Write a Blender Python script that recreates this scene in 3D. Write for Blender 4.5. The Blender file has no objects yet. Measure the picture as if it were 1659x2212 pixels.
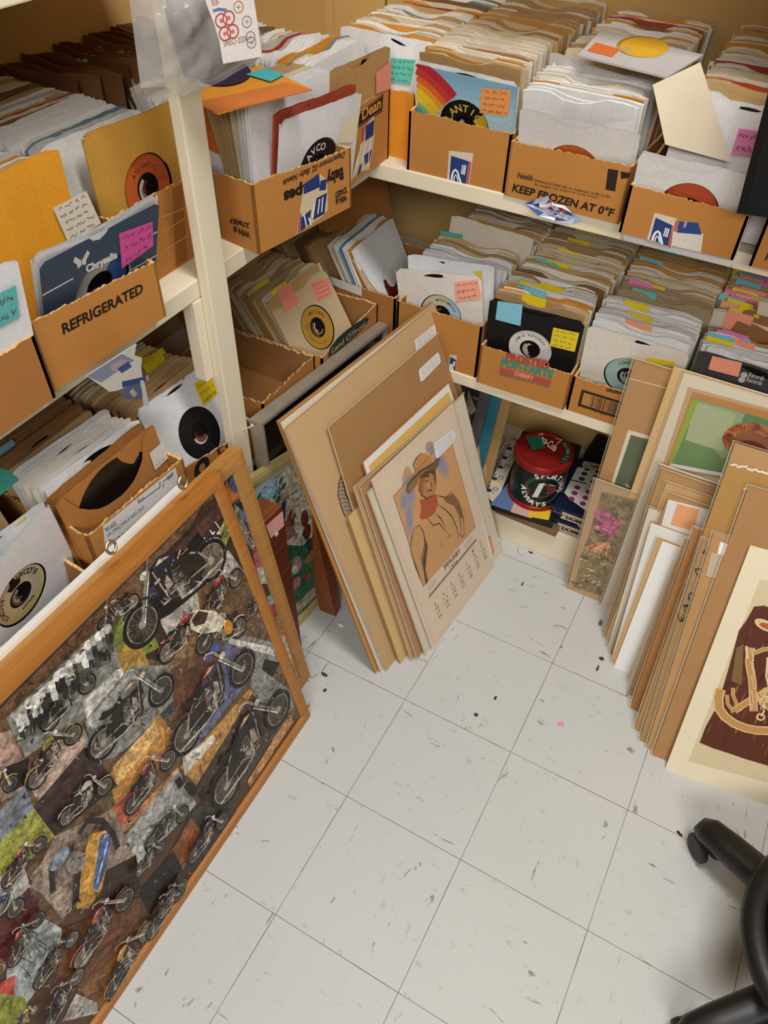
import bpy, bmesh, math, random
from mathutils import Vector, Matrix, Euler
from math import sin, cos, pi, radians as rad
random.seed(7)
SC = bpy.context.scene
COL = SC.collection
U = 0.75            # everything is laid out in work units, scaled to metres at the very end

# ------------------------------------------------------------------ camera
F = 1661.0; CX, CY = 829.5, 1106.0
CAMROT = Euler((0.7696520038186908, -0.02032674764466773, 0.5042201462139039), 'XYZ')
CAMLOC = Vector((0.4359557242633245, -0.3748830519733173, 1.8276430613625407))
CM = CAMROT.to_matrix()
cam = bpy.data.objects.new('camera', bpy.data.cameras.new('camera'))
COL.objects.link(cam)
cam.rotation_euler = CAMROT; cam.location = CAMLOC
cam.data.sensor_fit = 'HORIZONTAL'; cam.data.sensor_width = 36.0
cam.data.lens = 36.0 * F / 1659.0
cam.data.clip_start = 0.02
SC.camera = cam

def ray(u, v): return CM @ Vector(((u - CX) / F, -(v - CY) / F, -1.0))

class Plane:
    """o origin, e horizontal axis, up axis, n outward normal (towards the viewer's side)"""
    def __init__(s, o, yaw=0.0, lean=0.0, roll=0.0):
        s.o = Vector(o)
        m = Euler((-rad(lean), rad(roll), rad(yaw)), 'XYZ').to_matrix()
        s.m = m
        s.e = m @ Vector((1, 0, 0)); s.up = m @ Vector((0, 0, 1)); s.n = m @ Vector((0, -1, 0))
    def hit(s, u, v):
        d = ray(u, v); t = (s.o - CAMLOC).dot(s.n) / d.dot(s.n)
        return CAMLOC + d * t
    def ab(s, u, v):
        p = s.hit(u, v) - s.o
        return (p.dot(s.e), p.dot(s.up))
    def abl(s, pts): return [s.ab(*p) for p in pts]
    def at(s, a, b, off=0.0): return s.o + s.e * a + s.up * b + s.n * off
    def moved(s, off):
        q = Plane(s.o + s.n * off); q.m = s.m; q.e = s.e; q.up = s.up; q.n = s.n
        return q

# ------------------------------------------------------------------ materials
def srgb(c):
    if isinstance(c, str):
        c = c.lstrip('#'); c = c if len(c) == 6 else ''.join(x * 2 for x in c)
        c = [int(c[i:i + 2], 16) / 255 for i in (0, 2, 4)]
    return [x / 12.92 if x <= .04045 else ((x + .055) / 1.055) ** 2.4 for x in c]

MATS = {}
def new_mat(name):
    m = bpy.data.materials.new(name); m.use_nodes = True
    nt = m.node_tree; b = nt.nodes['Principled BSDF']
    return m, nt, b
def mat(name, color, rough=.7, var=.10, scale=18.0, bump=.0, metal=0.0, stretch=(1, 1, 1), fine=.06, spec=.3, coat=0.0):
    """plain procedural surface: base colour broken up by two noises"""
    if name in MATS: return MATS[name]
    m, nt, b = new_mat(name); N = nt.nodes; L = nt.links
    c = srgb(color)
    tc = N.new('ShaderNodeTexCoord'); mp = N.new('ShaderNodeMapping'); mp.inputs['Scale'].default_value = stretch
    L.new(tc.outputs['Object'], mp.inputs[0])
    n1 = N.new('ShaderNodeTexNoise'); n1.inputs['Scale'].default_value = scale; n1.inputs['Detail'].default_value = 4
    n2 = N.new('ShaderNodeTexNoise'); n2.inputs['Scale'].default_value = 700; n2.inputs['Detail'].default_value = 2
    L.new(mp.outputs[0], n1.inputs['Vector']); L.new(mp.outputs[0], n2.inputs['Vector'])
    a = N.new('ShaderNodeMath'); a.operation = 'MULTIPLY_ADD'; a.inputs[1].default_value = var * 2.4; a.inputs[2].default_value = 1 - var * 1.2
    L.new(n1.outputs[0], a.inputs[0])
    a2 = N.new('ShaderNodeMath'); a2.operation = 'MULTIPLY_ADD'; a2.inputs[1].default_value = fine * 3; a2.inputs[2].default_value = 1 - fine * 1.5
    L.new(n2.outputs[0], a2.inputs[0])
    mu = N.new('ShaderNodeMath'); mu.operation = 'MULTIPLY'; L.new(a.outputs[0], mu.inputs[0]); L.new(a2.outputs[0], mu.inputs[1])
    vm = N.new('ShaderNodeVectorMath'); vm.operation = 'SCALE'; vm.inputs[0].default_value = c
    L.new(mu.outputs[0], vm.inputs['Scale']); L.new(vm.outputs[0], b.inputs['Base Color'])
    b.inputs['Roughness'].default_value = rough; b.inputs['Metallic'].default_value = metal
    b.inputs['Specular IOR Level'].default_value = spec
    b.inputs['Coat Weight'].default_value = coat
    if bump:
        bp = N.new('ShaderNodeBump'); bp.inputs['Strength'].default_value = bump; bp.inputs['Distance'].default_value = .002
        L.new(n1.outputs[0], bp.inputs['Height']); L.new(bp.outputs[0], b.inputs['Normal'])
    MATS[name] = m
    return m

def print_mat():
    m, nt, b = new_mat('printed ink'); N = nt.nodes; L = nt.links
    at = N.new('ShaderNodeAttribute'); at.attribute_name = 'ink'
    n2 = N.new('ShaderNodeTexNoise'); n2.inputs['Scale'].default_value = 260; n2.inputs['Detail'].default_value = 3
    a2 = N.new('ShaderNodeMath'); a2.operation = 'MULTIPLY_ADD'; a2.inputs[1].default_value = .3; a2.inputs[2].default_value = .85
    tc = N.new('ShaderNodeTexCoord'); L.new(tc.outputs['Object'], n2.inputs['Vector'])
    L.new(n2.outputs[0], a2.inputs[0])
    vm = N.new('ShaderNodeVectorMath'); vm.operation = 'SCALE'
    L.new(at.outputs['Color'], vm.inputs[0]); L.new(a2.outputs[0], vm.inputs['Scale']); L.new(vm.outputs[0], b.inputs['Base Color'])
    b.inputs['Roughness'].default_value = .6; b.inputs['Specular IOR Level'].default_value = .25
    return m
INK = print_mat()
def photo_mat():
    """printed photographs: ink colour broken by the busy light and dark of the pictures"""
    m, nt, b = new_mat('photo print'); N = nt.nodes; L = nt.links
    at = N.new('ShaderNodeAttribute'); at.attribute_name = 'ink'; tc = N.new('ShaderNodeTexCoord'); fac = None
    for sc_, lo, hi, det, dist in ((38, .36, 1.55, 8, 1.6), (150, .6, 1.35, 4, .8)):
        n = N.new('ShaderNodeTexNoise'); n.inputs['Scale'].default_value = sc_; n.inputs['Detail'].default_value = det; n.inputs['Roughness'].default_value = .65; n.inputs['Distortion'].default_value = dist
        L.new(tc.outputs['Object'], n.inputs['Vector'])
        r = N.new('ShaderNodeMapRange'); r.inputs[1].default_value = .34; r.inputs[2].default_value = .66; r.inputs[3].default_value = lo; r.inputs[4].default_value = hi
        L.new(n.outputs[0], r.inputs[0])
        if fac is None: fac = r.outputs[0]
        else:
            q = N.new('ShaderNodeMath'); q.operation = 'MULTIPLY'; L.new(fac, q.inputs[0]); L.new(r.outputs[0], q.inputs[1]); fac = q.outputs[0]
    vm = N.new('ShaderNodeVectorMath'); vm.operation = 'SCALE'; L.new(at.outputs['Color'], vm.inputs[0]); L.new(fac, vm.inputs['Scale']); L.new(vm.outputs[0], b.inputs['Base Color'])
    b.inputs['Roughness'].default_value = .35; b.inputs['Specular IOR Level'].default_value = .35
    return m
PHOTO = photo_mat()

def wood_mat(name, color, dark, scale=9.0, rough=.45):
    if name in MATS: return MATS[name]
    m, nt, b = new_mat(name); N = nt.nodes; L = nt.links
    tc = N.new('ShaderNodeTexCoord'); mp = N.new('ShaderNodeMapping'); mp.inputs['Scale'].default_value = (40, 3, 40)
    L.new(tc.outputs['Object'], mp.inputs[0])
    n = N.new('ShaderNodeTexNoise'); n.inputs['Scale'].default_value = 4; n.inputs['Detail'].default_value = 6; n.inputs['Distortion'].default_value = .6
    L.new(mp.outputs[0], n.inputs['Vector'])
    r = N.new('ShaderNodeValToRGB'); r.color_ramp.elements[0].position = .32; r.color_ramp.elements[1].position = .68
    r.color_ramp.elements[0].color = (*srgb(dark), 1); r.color_ramp.elements[1].color = (*srgb(color), 1)
    L.new(n.outputs[0], r.inputs[0]); L.new(r.outputs[0], b.inputs['Base Color'])
    b.inputs['Roughness'].default_value = rough
    MATS[name] = m
    return m

def plastic_mat(name, tint='#d8d0c0', dens=.22, rough=.12):
    """clear poly sleeve: mostly see-through, slightly hazy with glossy highlights"""
    if name in MATS: return MATS[name]
    m, nt, b = new_mat(name); N = nt.nodes; L = nt.links
    tr = N.new('ShaderNodeBsdfTransparent'); mx = N.new('ShaderNodeMixShader')
    b.inputs['Base Color'].default_value = (*srgb(tint), 1); b.inputs['Roughness'].default_value = rough; tr.inputs[0].default_value = (.99, .965, .92, 1)
    tc = N.new('ShaderNodeTexCoord'); n = N.new('ShaderNodeTexNoise'); n.inputs['Scale'].default_value = 30; n.inputs['Detail'].default_value = 4
    L.new(tc.outputs['Object'], n.inputs['Vector'])
    r = N.new('ShaderNodeMath'); r.operation = 'MULTIPLY_ADD'; r.inputs[1].default_value = dens; r.inputs[2].default_value = dens * .5
    L.new(n.outputs[0], r.inputs[0]); L.new(r.outputs[0], mx.inputs[0])
    L.new(tr.outputs[0], mx.inputs[1]); L.new(b.outputs[0], mx.inputs[2])
    bp = N.new('ShaderNodeBump'); bp.inputs['Strength'].default_value = .4; bp.inputs['Distance'].default_value = .003
    L.new(n.outputs[0], bp.inputs['Height']); L.new(bp.outputs[0], b.inputs['Normal'])
    out = N['Material Output']; L.new(mx.outputs[0], out.inputs['Surface'])
    MATS[name] = m
    return m

KRAFT = mat('kraft cardboard', '#b3793a', .85, .10, 12, .15)
KRAFT2 = mat('dark kraft cardboard', '#a06a35', .85, .10, 12, .15)
KRAFTIN = mat('cardboard inside', '#9a6a3a', .9, .10, 12, .1)
TORN = mat('torn cardboard edge', '#c9a06a', .95, .25, 160, .3)
CREAM = mat('cream shelf paint', '#e3d8bd', .5, .05, 6, .05, fine=.03)
WALLM = mat('tan wall panel', '#c9a468', .6, .08, 5, .05)
WHITEP = mat('white paper', '#e4e2de', .75, .06, 20, .05)
CREAMP = mat('cream paper', '#dccdb2', .75, .07, 20, .05)
BLACKV = mat('black vinyl', '#0c0c0d', .28, .05, 20, 0, spec=.6)

# ------------------------------------------------------------------ objects
WL = {}
def wm(o):
    m = Matrix.Translation(o.location) @ o.rotation_euler.to_matrix().to_4x4()
    return wm(o.parent) @ m if o.parent else m
def tag(o, label=None, cat=None, group=None, kind=None):
    if label: o['label'] = label
    if cat: o['category'] = cat
    if group: o['group'] = group
    if kind: o['kind'] = kind
    return o
def empty(name, loc, yaw=0):
    o = bpy.data.objects.new(name, None); COL.objects.link(o); o.location = loc; o.rotation_euler = (0, 0, rad(yaw))
    o.empty_display_size = .05
    return o
def obj(name, verts, faces, mats, parent=None, midx=None, inks=None, smooth=False, local=False, origin=None):
    """verts in world space (or in the parent's space when local); origin put at the base"""
    vs = [Vector(v) for v in verts]
    if parent and not local:
        inv = wm(parent).inverted(); vs = [inv @ v for v in vs]
    if origin is None:
        lo = Vector([min(v[i] for v in vs) for i in range(3)]); hi = Vector([max(v[i] for v in vs) for i in range(3)])
        c = Vector(((lo.x + hi.x) / 2, (lo.y + hi.y) / 2, lo.z))
    else: c = Vector(origin)
    me = bpy.data.meshes.new(name)
    me.from_pydata([v - c for v in vs], [], faces)
    if not isinstance(mats, (list, tuple)): mats = [mats]
    for m in mats: me.materials.append(m)
    if midx:
        for p, i in zip(me.polygons, midx): p.material_index = i
    if inks:
        ca = me.color_attributes.new('ink', 'FLOAT_COLOR', 'CORNER')
        k = 0
        for p, c4 in zip(me.polygons, inks):
            for _ in p.vertices:
                ca.data[k].color = (*c4, 1); k += 1
    if smooth:
        for p in me.polygons: p.use_smooth = True
    me.update()
    o = bpy.data.objects.new(name, me); COL.objects.link(o)
    o.location = c
    if parent: o.parent = parent
    return o

class MB:
    """mesh builder"""
    def __init__(s): s.v = []; s.f = []; s.m = []
    def add(s, vs, fs, mi=0):
        k = len(s.v); s.v += [Vector(v) for v in vs]; s.f += [[i + k for i in f] for f in fs]; s.m += [mi] * len(fs)
    def obox(s, o, a, b, c, mi=0, ch=0.0):
        """box from corner o along vectors a, b, c, optional chamfer"""
        o, a, b, c = map(Vector, (o, a, b, c))
        if ch <= 0:
            vs = [o, o + a, o + a + b, o + b, o + c, o + a + c, o + a + b + c, o + b + c]
            fs = [(0, 3, 2, 1), (4, 5, 6, 7), (0, 1, 5, 4), (1, 2, 6, 5), (2, 3, 7, 6), (3, 0, 4, 7)]
            s.add(vs, fs, mi); return
        bm = bmesh.new(); bmesh.ops.create_cube(bm, size=1)
        A, B, D = a.length, b.length, c.length
        for v in bm.verts: v.co = Vector(((v.co.x + .5) * A, (v.co.y + .5) * B, (v.co.z + .5) * D))
        bmesh.ops.bevel(bm, geom=bm.edges[:], offset=min(ch, A / 3, B / 3, D / 3), segments=2, affect='EDGES', profile=.6)
        an, bn, cn = a.normalized(), b.normalized(), c.normalized()
        bm.verts.index_update()
        s.add([o + an * v.co.x + bn * v.co.y + cn * v.co.z for v in bm.verts], [[v.index for v in f.verts] for f in bm.faces], mi)
        bm.free()
    def box(s, x0, y0, z0, x1, y1, z1, mi=0, ch=0.0):
        s.obox((x0, y0, z0), (x1 - x0, 0, 0), (0, y1 - y0, 0), (0, 0, z1 - z0), mi, ch)
    def lathe(s, c, prof, n=40, mi=0, ax=None):
        """prof [(r, h)...] round the vertical (or ax frame) through c"""
        c = Vector(c); X, Y, Z = ax if ax else (Vector((1, 0, 0)), Vector((0, 1, 0)), Vector((0, 0, 1)))
        vs = []
        for r, h in prof:
            for i in range(n):
                a = 2 * pi * i / n; vs.append(c + X * r * cos(a) + Y * r * sin(a) + Z * h)
        fs = []
        for j in range(len(prof) - 1):
            for i in range(n):
                i2 = (i + 1) % n; fs.append((j * n + i, j * n + i2, (j + 1) * n + i2, (j + 1) * n + i))
        if prof[0][0] > 1e-5: fs.append(tuple(range(n))[::-1])
        if prof[-1][0] > 1e-5: fs.append(tuple((len(prof) - 1) * n + i for i in range(n)))
        s.add(vs, fs, mi)
    def tube(s, pts, r, n=8, mi=0, closed=False):
        pts = [Vector(p) for p in pts]; R = r if isinstance(r, (list, tuple)) else [r] * len(pts)
        vs = []; N = len(pts)
        for k, p in enumerate(pts):
            t = (pts[(k + 1) % N] - pts[k - 1]) if closed else (pts[min(k + 1, N - 1)] - pts[max(k - 1, 0)])
            t.normalize(); h = Vector((0, 0, 1)) if abs(t.z) < .9 else Vector((1, 0, 0))
            x = t.cross(h).normalized(); y = t.cross(x)
            for i in range(n):
                a = 2 * pi * i / n; vs.append(p + (x * cos(a) + y * sin(a)) * R[k])
        fs = []
        for k in range(N if closed else N - 1):
            k2 = (k + 1) % N
            for i in range(n):
                i2 = (i + 1) % n; fs.append((k * n + i, k * n + i2, k2 * n + i2, k2 * n + i))
        if not closed: fs += [tuple(range(n))[::-1], tuple((N - 1) * n + i for i in range(n))]
        s.add(vs, fs, mi)
    def build(s, name, mats, parent=None, **k):
        return obj(name, s.v, s.f, mats, parent, midx=s.m, **k)

_txt = {}
def text_tris(t, bold=0.0):
    """2D triangles of a line of text, cap height 1, starting at x=0; returns verts, faces, width"""
    if (t, bold) in _txt: return _txt[(t, bold)]
    cu = bpy.data.curves.new('t', 'FONT'); cu.body = t; cu.resolution_u = 3; cu.offset = bold
    o = bpy.data.objects.new('t', cu); COL.objects.link(o)
    dg = bpy.context.evaluated_depsgraph_get(); dg.update()
    ev = o.evaluated_get(dg); me = ev.to_mesh()
    vs = [(v.co.x, v.co.y) for v in me.vertices]; fs = [tuple(p.vertices) for p in me.polygons]
    ev.to_mesh_clear(); bpy.data.objects.remove(o); bpy.data.curves.remove(cu)
    if vs:
        x0 = min(v[0] for v in vs); w = max(v[0] for v in vs) - x0
        vs = [((x - x0) / .69, y / .69) for x, y in vs]; w /= .69
    else: w = 1
    _txt[(t, bold)] = (vs, fs, w)
    return _txt[(t, bold)]

class Art:
    """flat printed artwork on a plane: one mesh of coloured polygons. coordinates (a, b) on the plane, or pixels of the photo with px=True"""
    def __init__(s, pl, off=.0006, step=1.2e-5, fmap=None):
        s.pl = pl; s.off = off; s.step = step; s.v = []; s.f = []; s.c = []; s.fmap = fmap
    def _pt(s, a, b): return s.fmap(a, b, s.off) if s.fmap else s.pl.at(a, b, s.off)
    def poly(s, pts, col, px=False):
        if px: pts = s.pl.abl(pts)
        k = len(s.v); s.v += [s._pt(*p) for p in pts]
        s.f.append(tuple(range(k, k + len(pts)))); s.c.append(srgb(col)); s.off += s.step
        return s
    def line(s, pts, w, col, px=False, taper=False):
        if px: pts = s.pl.abl(pts)
        pts = [Vector(p).to_2d() if len(p) > 2 else Vector(p) for p in pts]
        if len(pts) < 2: return
        k = len(s.v); n = len(pts)
        for i, p in enumerate(pts):
            t = pts[min(i + 1, n - 1)] - pts[max(i - 1, 0)]
            if t.length < 1e-9: t = Vector((1, 0))
            t.normalize(); q = Vector((-t.y, t.x)) * (w / 2) * ((.25 + .75 * sin(pi * i / (n - 1))) if taper else 1)
            s.v += [s._pt(*(p + q)), s._pt(*(p - q))]
        for i in range(n - 1):
            s.f.append((k + 2 * i, k + 2 * i + 1, k + 2 * i + 3, k + 2 * i + 2)); s.c.append(srgb(col))
        s.off += s.step
    def ell(s, c, rx, ry=None, col='#000', rot=0, n=28, px=False, a0=0, a1=360):
        if px: c = s.pl.ab(*c)
        ry = rx if ry is None else ry; r = rad(rot); pts = []
        for i in range(n):
            t = rad(a0 + (a1 - a0) * i / (n if a1 - a0 == 360 else n - 1)); x = rx * cos(t); y = ry * sin(t)
            pts.append((c[0] + x * cos(r) - y * sin(r), c[1] + x * sin(r) + y * cos(r)))
        s.poly(pts, col)
    def ring(s, c, r0, r1, col, n=32, px=False, sq=1.0, rot=0, a0=0, a1=360):
        if px: c = s.pl.ab(*c)
        k = len(s.v); R = rad(rot)
        for i in range(n + 1):
            t = rad(a0 + (a1 - a0) * i / n)
            for r in (r0, r1):
                x, y = r * cos(t) * sq, r * sin(t)
                s.v.append(s._pt(c[0] + x * cos(R) - y * sin(R), c[1] + x * sin(R) + y * cos(R)))
        for i in range(n):
            s.f.append((k + 2 * i, k + 2 * i + 1, k + 2 * i + 3, k + 2 * i + 2)); s.c.append(srgb(col))
        s.off += s.step
    def text(s, t, bl, br, h, col, px=False, bold=.0, fit=True, tl=None):
        """text from bl to br (baseline); h cap height on the plane, or tl the pixel of the top-left corner"""
        if px:
            bl = s.pl.ab(*bl); br = s.pl.ab(*br)
            if tl: tl = s.pl.ab(*tl)
        bl = Vector(bl); br = Vector(br); x = br - bl
        vs, fs, w = text_tris(t, bold)
        if tl: y = Vector(tl) - bl
        else: y = Vector((-x.y, x.x)).normalized() * h
        k = len(s.v); s.v += [s._pt(*(bl + x * (a / w) + y * b)) for a, b in vs]
        s.f += [tuple(i + k for i in f) for f in fs]; s.c += [srgb(col)] * len(fs); s.off += s.step
    def arctext(s, t, c, r, a_mid, h, col, flip=False, spread=None, bold=.02):
        """letters round a circle"""
        n = len(t); spread = spread or n * h * 70 / r / 1.1 if r else 0
        for i, ch in enumerate(t):
            if ch == ' ': continue
            a = rad(a_mid + (spread * (.5 - (i + .5) / n)) * (-1 if flip else 1))
            vs, fs, w = text_tris(ch, bold)
            rr = Vector((cos(a), sin(a))); tt = Vector((sin(a), -cos(a)))
            if flip: rr, tt = -rr, -tt
            base = Vector(c) + Vector((cos(a), sin(a))) * r
            k = len(s.v); s.v += [s._pt(*(base + tt * (x - w / 2) * h + rr * (y - .5) * h)) for x, y in vs]
            s.f += [tuple(q + k for q in f) for f in fs]; s.c += [srgb(col)] * len(fs)
        s.off += s.step
    def scrib(s, box, rows, col, w=.0012, px=False, seed=1):
        """handwriting: wavy word strokes filling the quad box (tl, tr, br, bl)"""
        R = random.Random(seed)
        if px: box = s.pl.abl(box)
        tl, tr, br, bl = [Vector(p) for p in box]
        for r in range(rows):
            f = (r + .6) / rows; A = tl.lerp(bl, f); B = tr.lerp(br, f); d = (B - A); up = (tl - bl) / rows
            t = .08 + R.random() * .06
            while t < .86:
                L = .1 + R.random() * .2; pts = []
                k = int(5 + L * 34)
                for i in range(k):
                    tt = t + L * i / k
                    if tt > .94: break
                    pts.append(A + d * tt + up * (R.random() - .35) * .5)
                if len(pts) > 1: s.line(pts, w, col)
                t += L + .05
    def build(s, name, parent=None, mat_=None):
        if not s.v: return None
        return obj(name, s.v, s.f, mat_ or INK, parent, inks=s.c)

def slab(mb, quad, n, t, mi=0, edge_mi=None):
    """thin board: front quad (4 points ccw), thickness t behind it"""
    q = [Vector(p) for p in quad]; k = [p - n * t for p in q]
    mb.add(q + k, [(0, 1, 2, 3)], mi); mb.add(q + k, [(7, 6, 5, 4)], mi)
    e = mi if edge_mi is None else edge_mi
    mb.add(q + k, [(0, 4, 5, 1), (1, 5, 6, 2), (2, 6, 7, 3), (3, 7, 4, 0)], e)
# ------------------------------------------------------------------ room shell and shelving
YF, XF = 1.279, -0.50           # front faces of the right-hand and left-hand shelves
YW, XW = 1.93, -1.02            # walls behind them
Z1, Z2, Z3 = 0.568, 1.083, 1.61 # shelf tops
def floor_mat():
    m, nt, b = new_mat('vinyl floor tile'); N = nt.nodes; L = nt.links
    T = 0.3048 * U
    tc = N.new('ShaderNodeTexCoord')
    def node(t, **k):
        n = N.new(t)
        for a, v in k.items():
            if a.startswith('i'): n.inputs[int(a[1:])].default_value = v
            else: setattr(n, a, v)
        return n
    def M(op, a, b_=None, c=None):
        n = N.new('ShaderNodeMath'); n.operation = op
        for i, q in enumerate((a, b_, c)):
            if q is None: continue
            if isinstance(q, (int, float)): n.inputs[i].default_value = q
            else: L.new(q, n.inputs[i])
        return n.outputs[0]
    sx = N.new('ShaderNodeSeparateXYZ'); L.new(tc.outputs['Object'], sx.inputs[0])
    ln = []
    cells = []
    for ax in (0, 1):
        q = M('DIVIDE', sx.outputs[ax], T); r = M('ROUND', q); d = M('MULTIPLY', M('ABSOLUTE', M('SUBTRACT', q, r)), T)
        ln.append(d); cells.append(M('FLOOR', q))
    d = M('MINIMUM', ln[0], ln[1])
    nz = node('ShaderNodeTexNoise'); nz.inputs['Scale'].default_value = 9; L.new(tc.outputs['Object'], nz.inputs['Vector'])
    wd = M('MULTIPLY_ADD', nz.outputs[0], .0011, .0000)
    line = M('LESS_THAN', d, wd)
    # one random value per tile gives each its own fleck direction
    cb = N.new('ShaderNodeCombineXYZ'); L.new(cells[0], cb.inputs[0]); L.new(cells[1], cb.inputs[1])
    wn = N.new('ShaderNodeTexWhiteNoise'); wn.noise_dimensions = '2D'; L.new(cb.outputs[0], wn.inputs['Vector'])
    par = M('MODULO', M('ABSOLUTE', M('ADD', cells[0], cells[1])), 2.0)
    def flecks(scale, thr, st):
        res = []
        for s_ in (st, (st[1], st[0], 1)):
            mp = N.new('ShaderNodeMapping'); mp.inputs['Scale'].default_value = s_; mp.inputs['Rotation'].default_value = (0, 0, .3)
            L.new(tc.outputs['Object'], mp.inputs[0])
            ad = N.new('ShaderNodeVectorMath'); ad.operation = 'ADD'; L.new(mp.outputs[0], ad.inputs[0]); L.new(wn.outputs['Color'], ad.inputs[1])
            n = N.new('ShaderNodeTexNoise'); n.inputs['Scale'].default_value = scale; n.inputs['Detail'].default_value = 5; n.inputs['Roughness'].default_value = .62; n.inputs['Distortion'].default_value = .8
            L.new(ad.outputs[0], n.inputs['Vector'])
            r = N.new('ShaderNodeMapRange'); r.inputs[1].default_value = thr; r.inputs[2].default_value = thr + .035; L.new(n.outputs[0], r.inputs[0])
            res.append(r.outputs[0])
        mx = N.new('ShaderNodeMix'); mx.data_type = 'FLOAT'; L.new(par, mx.inputs[0]); L.new(res[0], mx.inputs[2]); L.new(res[1], mx.inputs[3])
        return mx.outputs[0]
    f1 = flecks(20, .647, (2.6, .8, 1)); f2 = flecks(60, .63, (1.8, .7, 1))
    n3 = node('ShaderNodeTexNoise'); n3.inputs['Scale'].default_value = 3; n3.inputs['Detail'].default_value = 6; L.new(tc.outputs['Object'], n3.inputs['Vector'])
    n4 = node('ShaderNodeTexNoise'); n4.inputs['Scale'].default_value = 420; n4.inputs['Detail'].default_value = 3; L.new(tc.outputs['Object'], n4.inputs['Vector'])
    def mix(fac, c1, c2):
        x = N.new('ShaderNodeMix'); x.data_type = 'RGBA'
        if isinstance(fac, (int, float)): x.inputs[0].default_value = fac
        else: L.new(fac, x.inputs[0])
        for i, c in ((6, c1), (7, c2)):
            if hasattr(c, 'links'): L.new(c, x.inputs[i])
            else: x.inputs[i].default_value = (*srgb(c), 1)
        return x.outputs[2]
    c = mix(n3.outputs[0], '#c8c8c4', '#bcbcb8')
    c = mix(M('MULTIPLY', n4.outputs[0], .6), c, '#bcbbb6')
    c = mix(M('MULTIPLY', f2, .35), c, '#8d867c')
    c = mix(M('MULTIPLY', f1, .75), c, '#6f675c')
    c = mix(M('MULTIPLY', line, .8), c, '#4a3a32')
    L.new(c, b.inputs['Base Color']); b.inputs['Roughness'].default_value = .5; b.inputs['Specular IOR Level'].default_value = .35
    return m
def struct(name, mb, m):
    o = mb.build(name, m, origin=(0, 0, 0)); return tag(o, kind='structure')
mb = MB(); mb.box(XW, -3.2, -.04, 3.4, YW, 0); fl = struct('floor', mb, floor_mat())
tag(fl, label='pale grey flecked vinyl tile floor with thin dark joints')
mb = MB(); mb.box(XW - .06, -3.2, -.04, XW, YW + .06, 3.6); tag(struct('wall_left', mb, WALLM), label='tan panelled wall behind the left-hand shelves')
mb = MB(); mb.box(XW, YW, -.04, 3.4, YW + .06, 3.6); tag(struct('wall_back', mb, WALLM), label='tan panelled wall behind the right-hand shelves')
for k, x in enumerate((-.815, -.43, 1.2)):
    mb = MB(); mb.box(x - .0025, YW - .003, Z1, x + .0025, YW, 2.4); tag(struct('trim_%d' % (k + 1), mb, mat('panel seam', '#7a5c34', .8)), label='thin seam strip between back wall panels')
mb = MB(); mb.box(XW, YW - .012, Z2, XW + .028, YW, 2.4); tag(struct('trim_4', mb, WALLM), label='narrow corner strip where the two walls meet')

# the built-in corner shelving: one thing, boards, post and toe board as parts
sh = empty('corner_shelving', (XF, YF, 0))
tag(sh, 'cream-painted built-in wooden corner shelving along both walls', 'shelving')
def board(name, x0, y0, z0, x1, y1, z1, m=CREAM, ch=.003):
    mb = MB(); mb.box(x0, y0, z0, x1, y1, z1, 0, ch); return mb.build(name, m, sh)
for z, t in ((Z1, .036), (Z2, .038)):
    board('shelf_board', XF, YF, z - t, 2.4, YW - .005, z)
    board('shelf_board', XW + .005, -1.6, z - t, XF, YW - .005, z)
board('shelf_board', XW + .005, -1.6, Z3 - .04, XF, .98, Z3)
board('shelf_board', -.3, YF + .02, Z3 + .1, 2.4, YW - .005, Z3 + .14)
board('bottom_board', -.48, YF + .02, .092, 2.4, 1.69, .118)
board('toe_board', -.49, YF, 0.0, 2.4, YF + .02, .118)
board('toe_board', XF - .02, -1.6, 0.0, XF, YF, .118)
board('bottom_back_panel', -.48, 1.69, .10, 2.4, 1.70, Z1 - .037, WALLM)
board('bottom_side_panel', -.49, YF + .03, .10, -.48, 1.69, Z1 - .037, WALLM)
post = board('post', -.498, .622, 0.0, -.474, .678, 2.3)
board('post', -.53, .60, .86, -.4985, .655, Z2 - .039)
nail = MB(); nail.tube([(-.474, .662, .70), (-.452, .668, .715)], .0016); nail.lathe((-.452, .668, .715), [(0.0001, 0), (.004, .0), (.003, .004), (.0001, .005)], 10)
nail.build('push_pin', mat('pin metal', '#d8d4cc', .3, metal=.3), sh)

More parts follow.
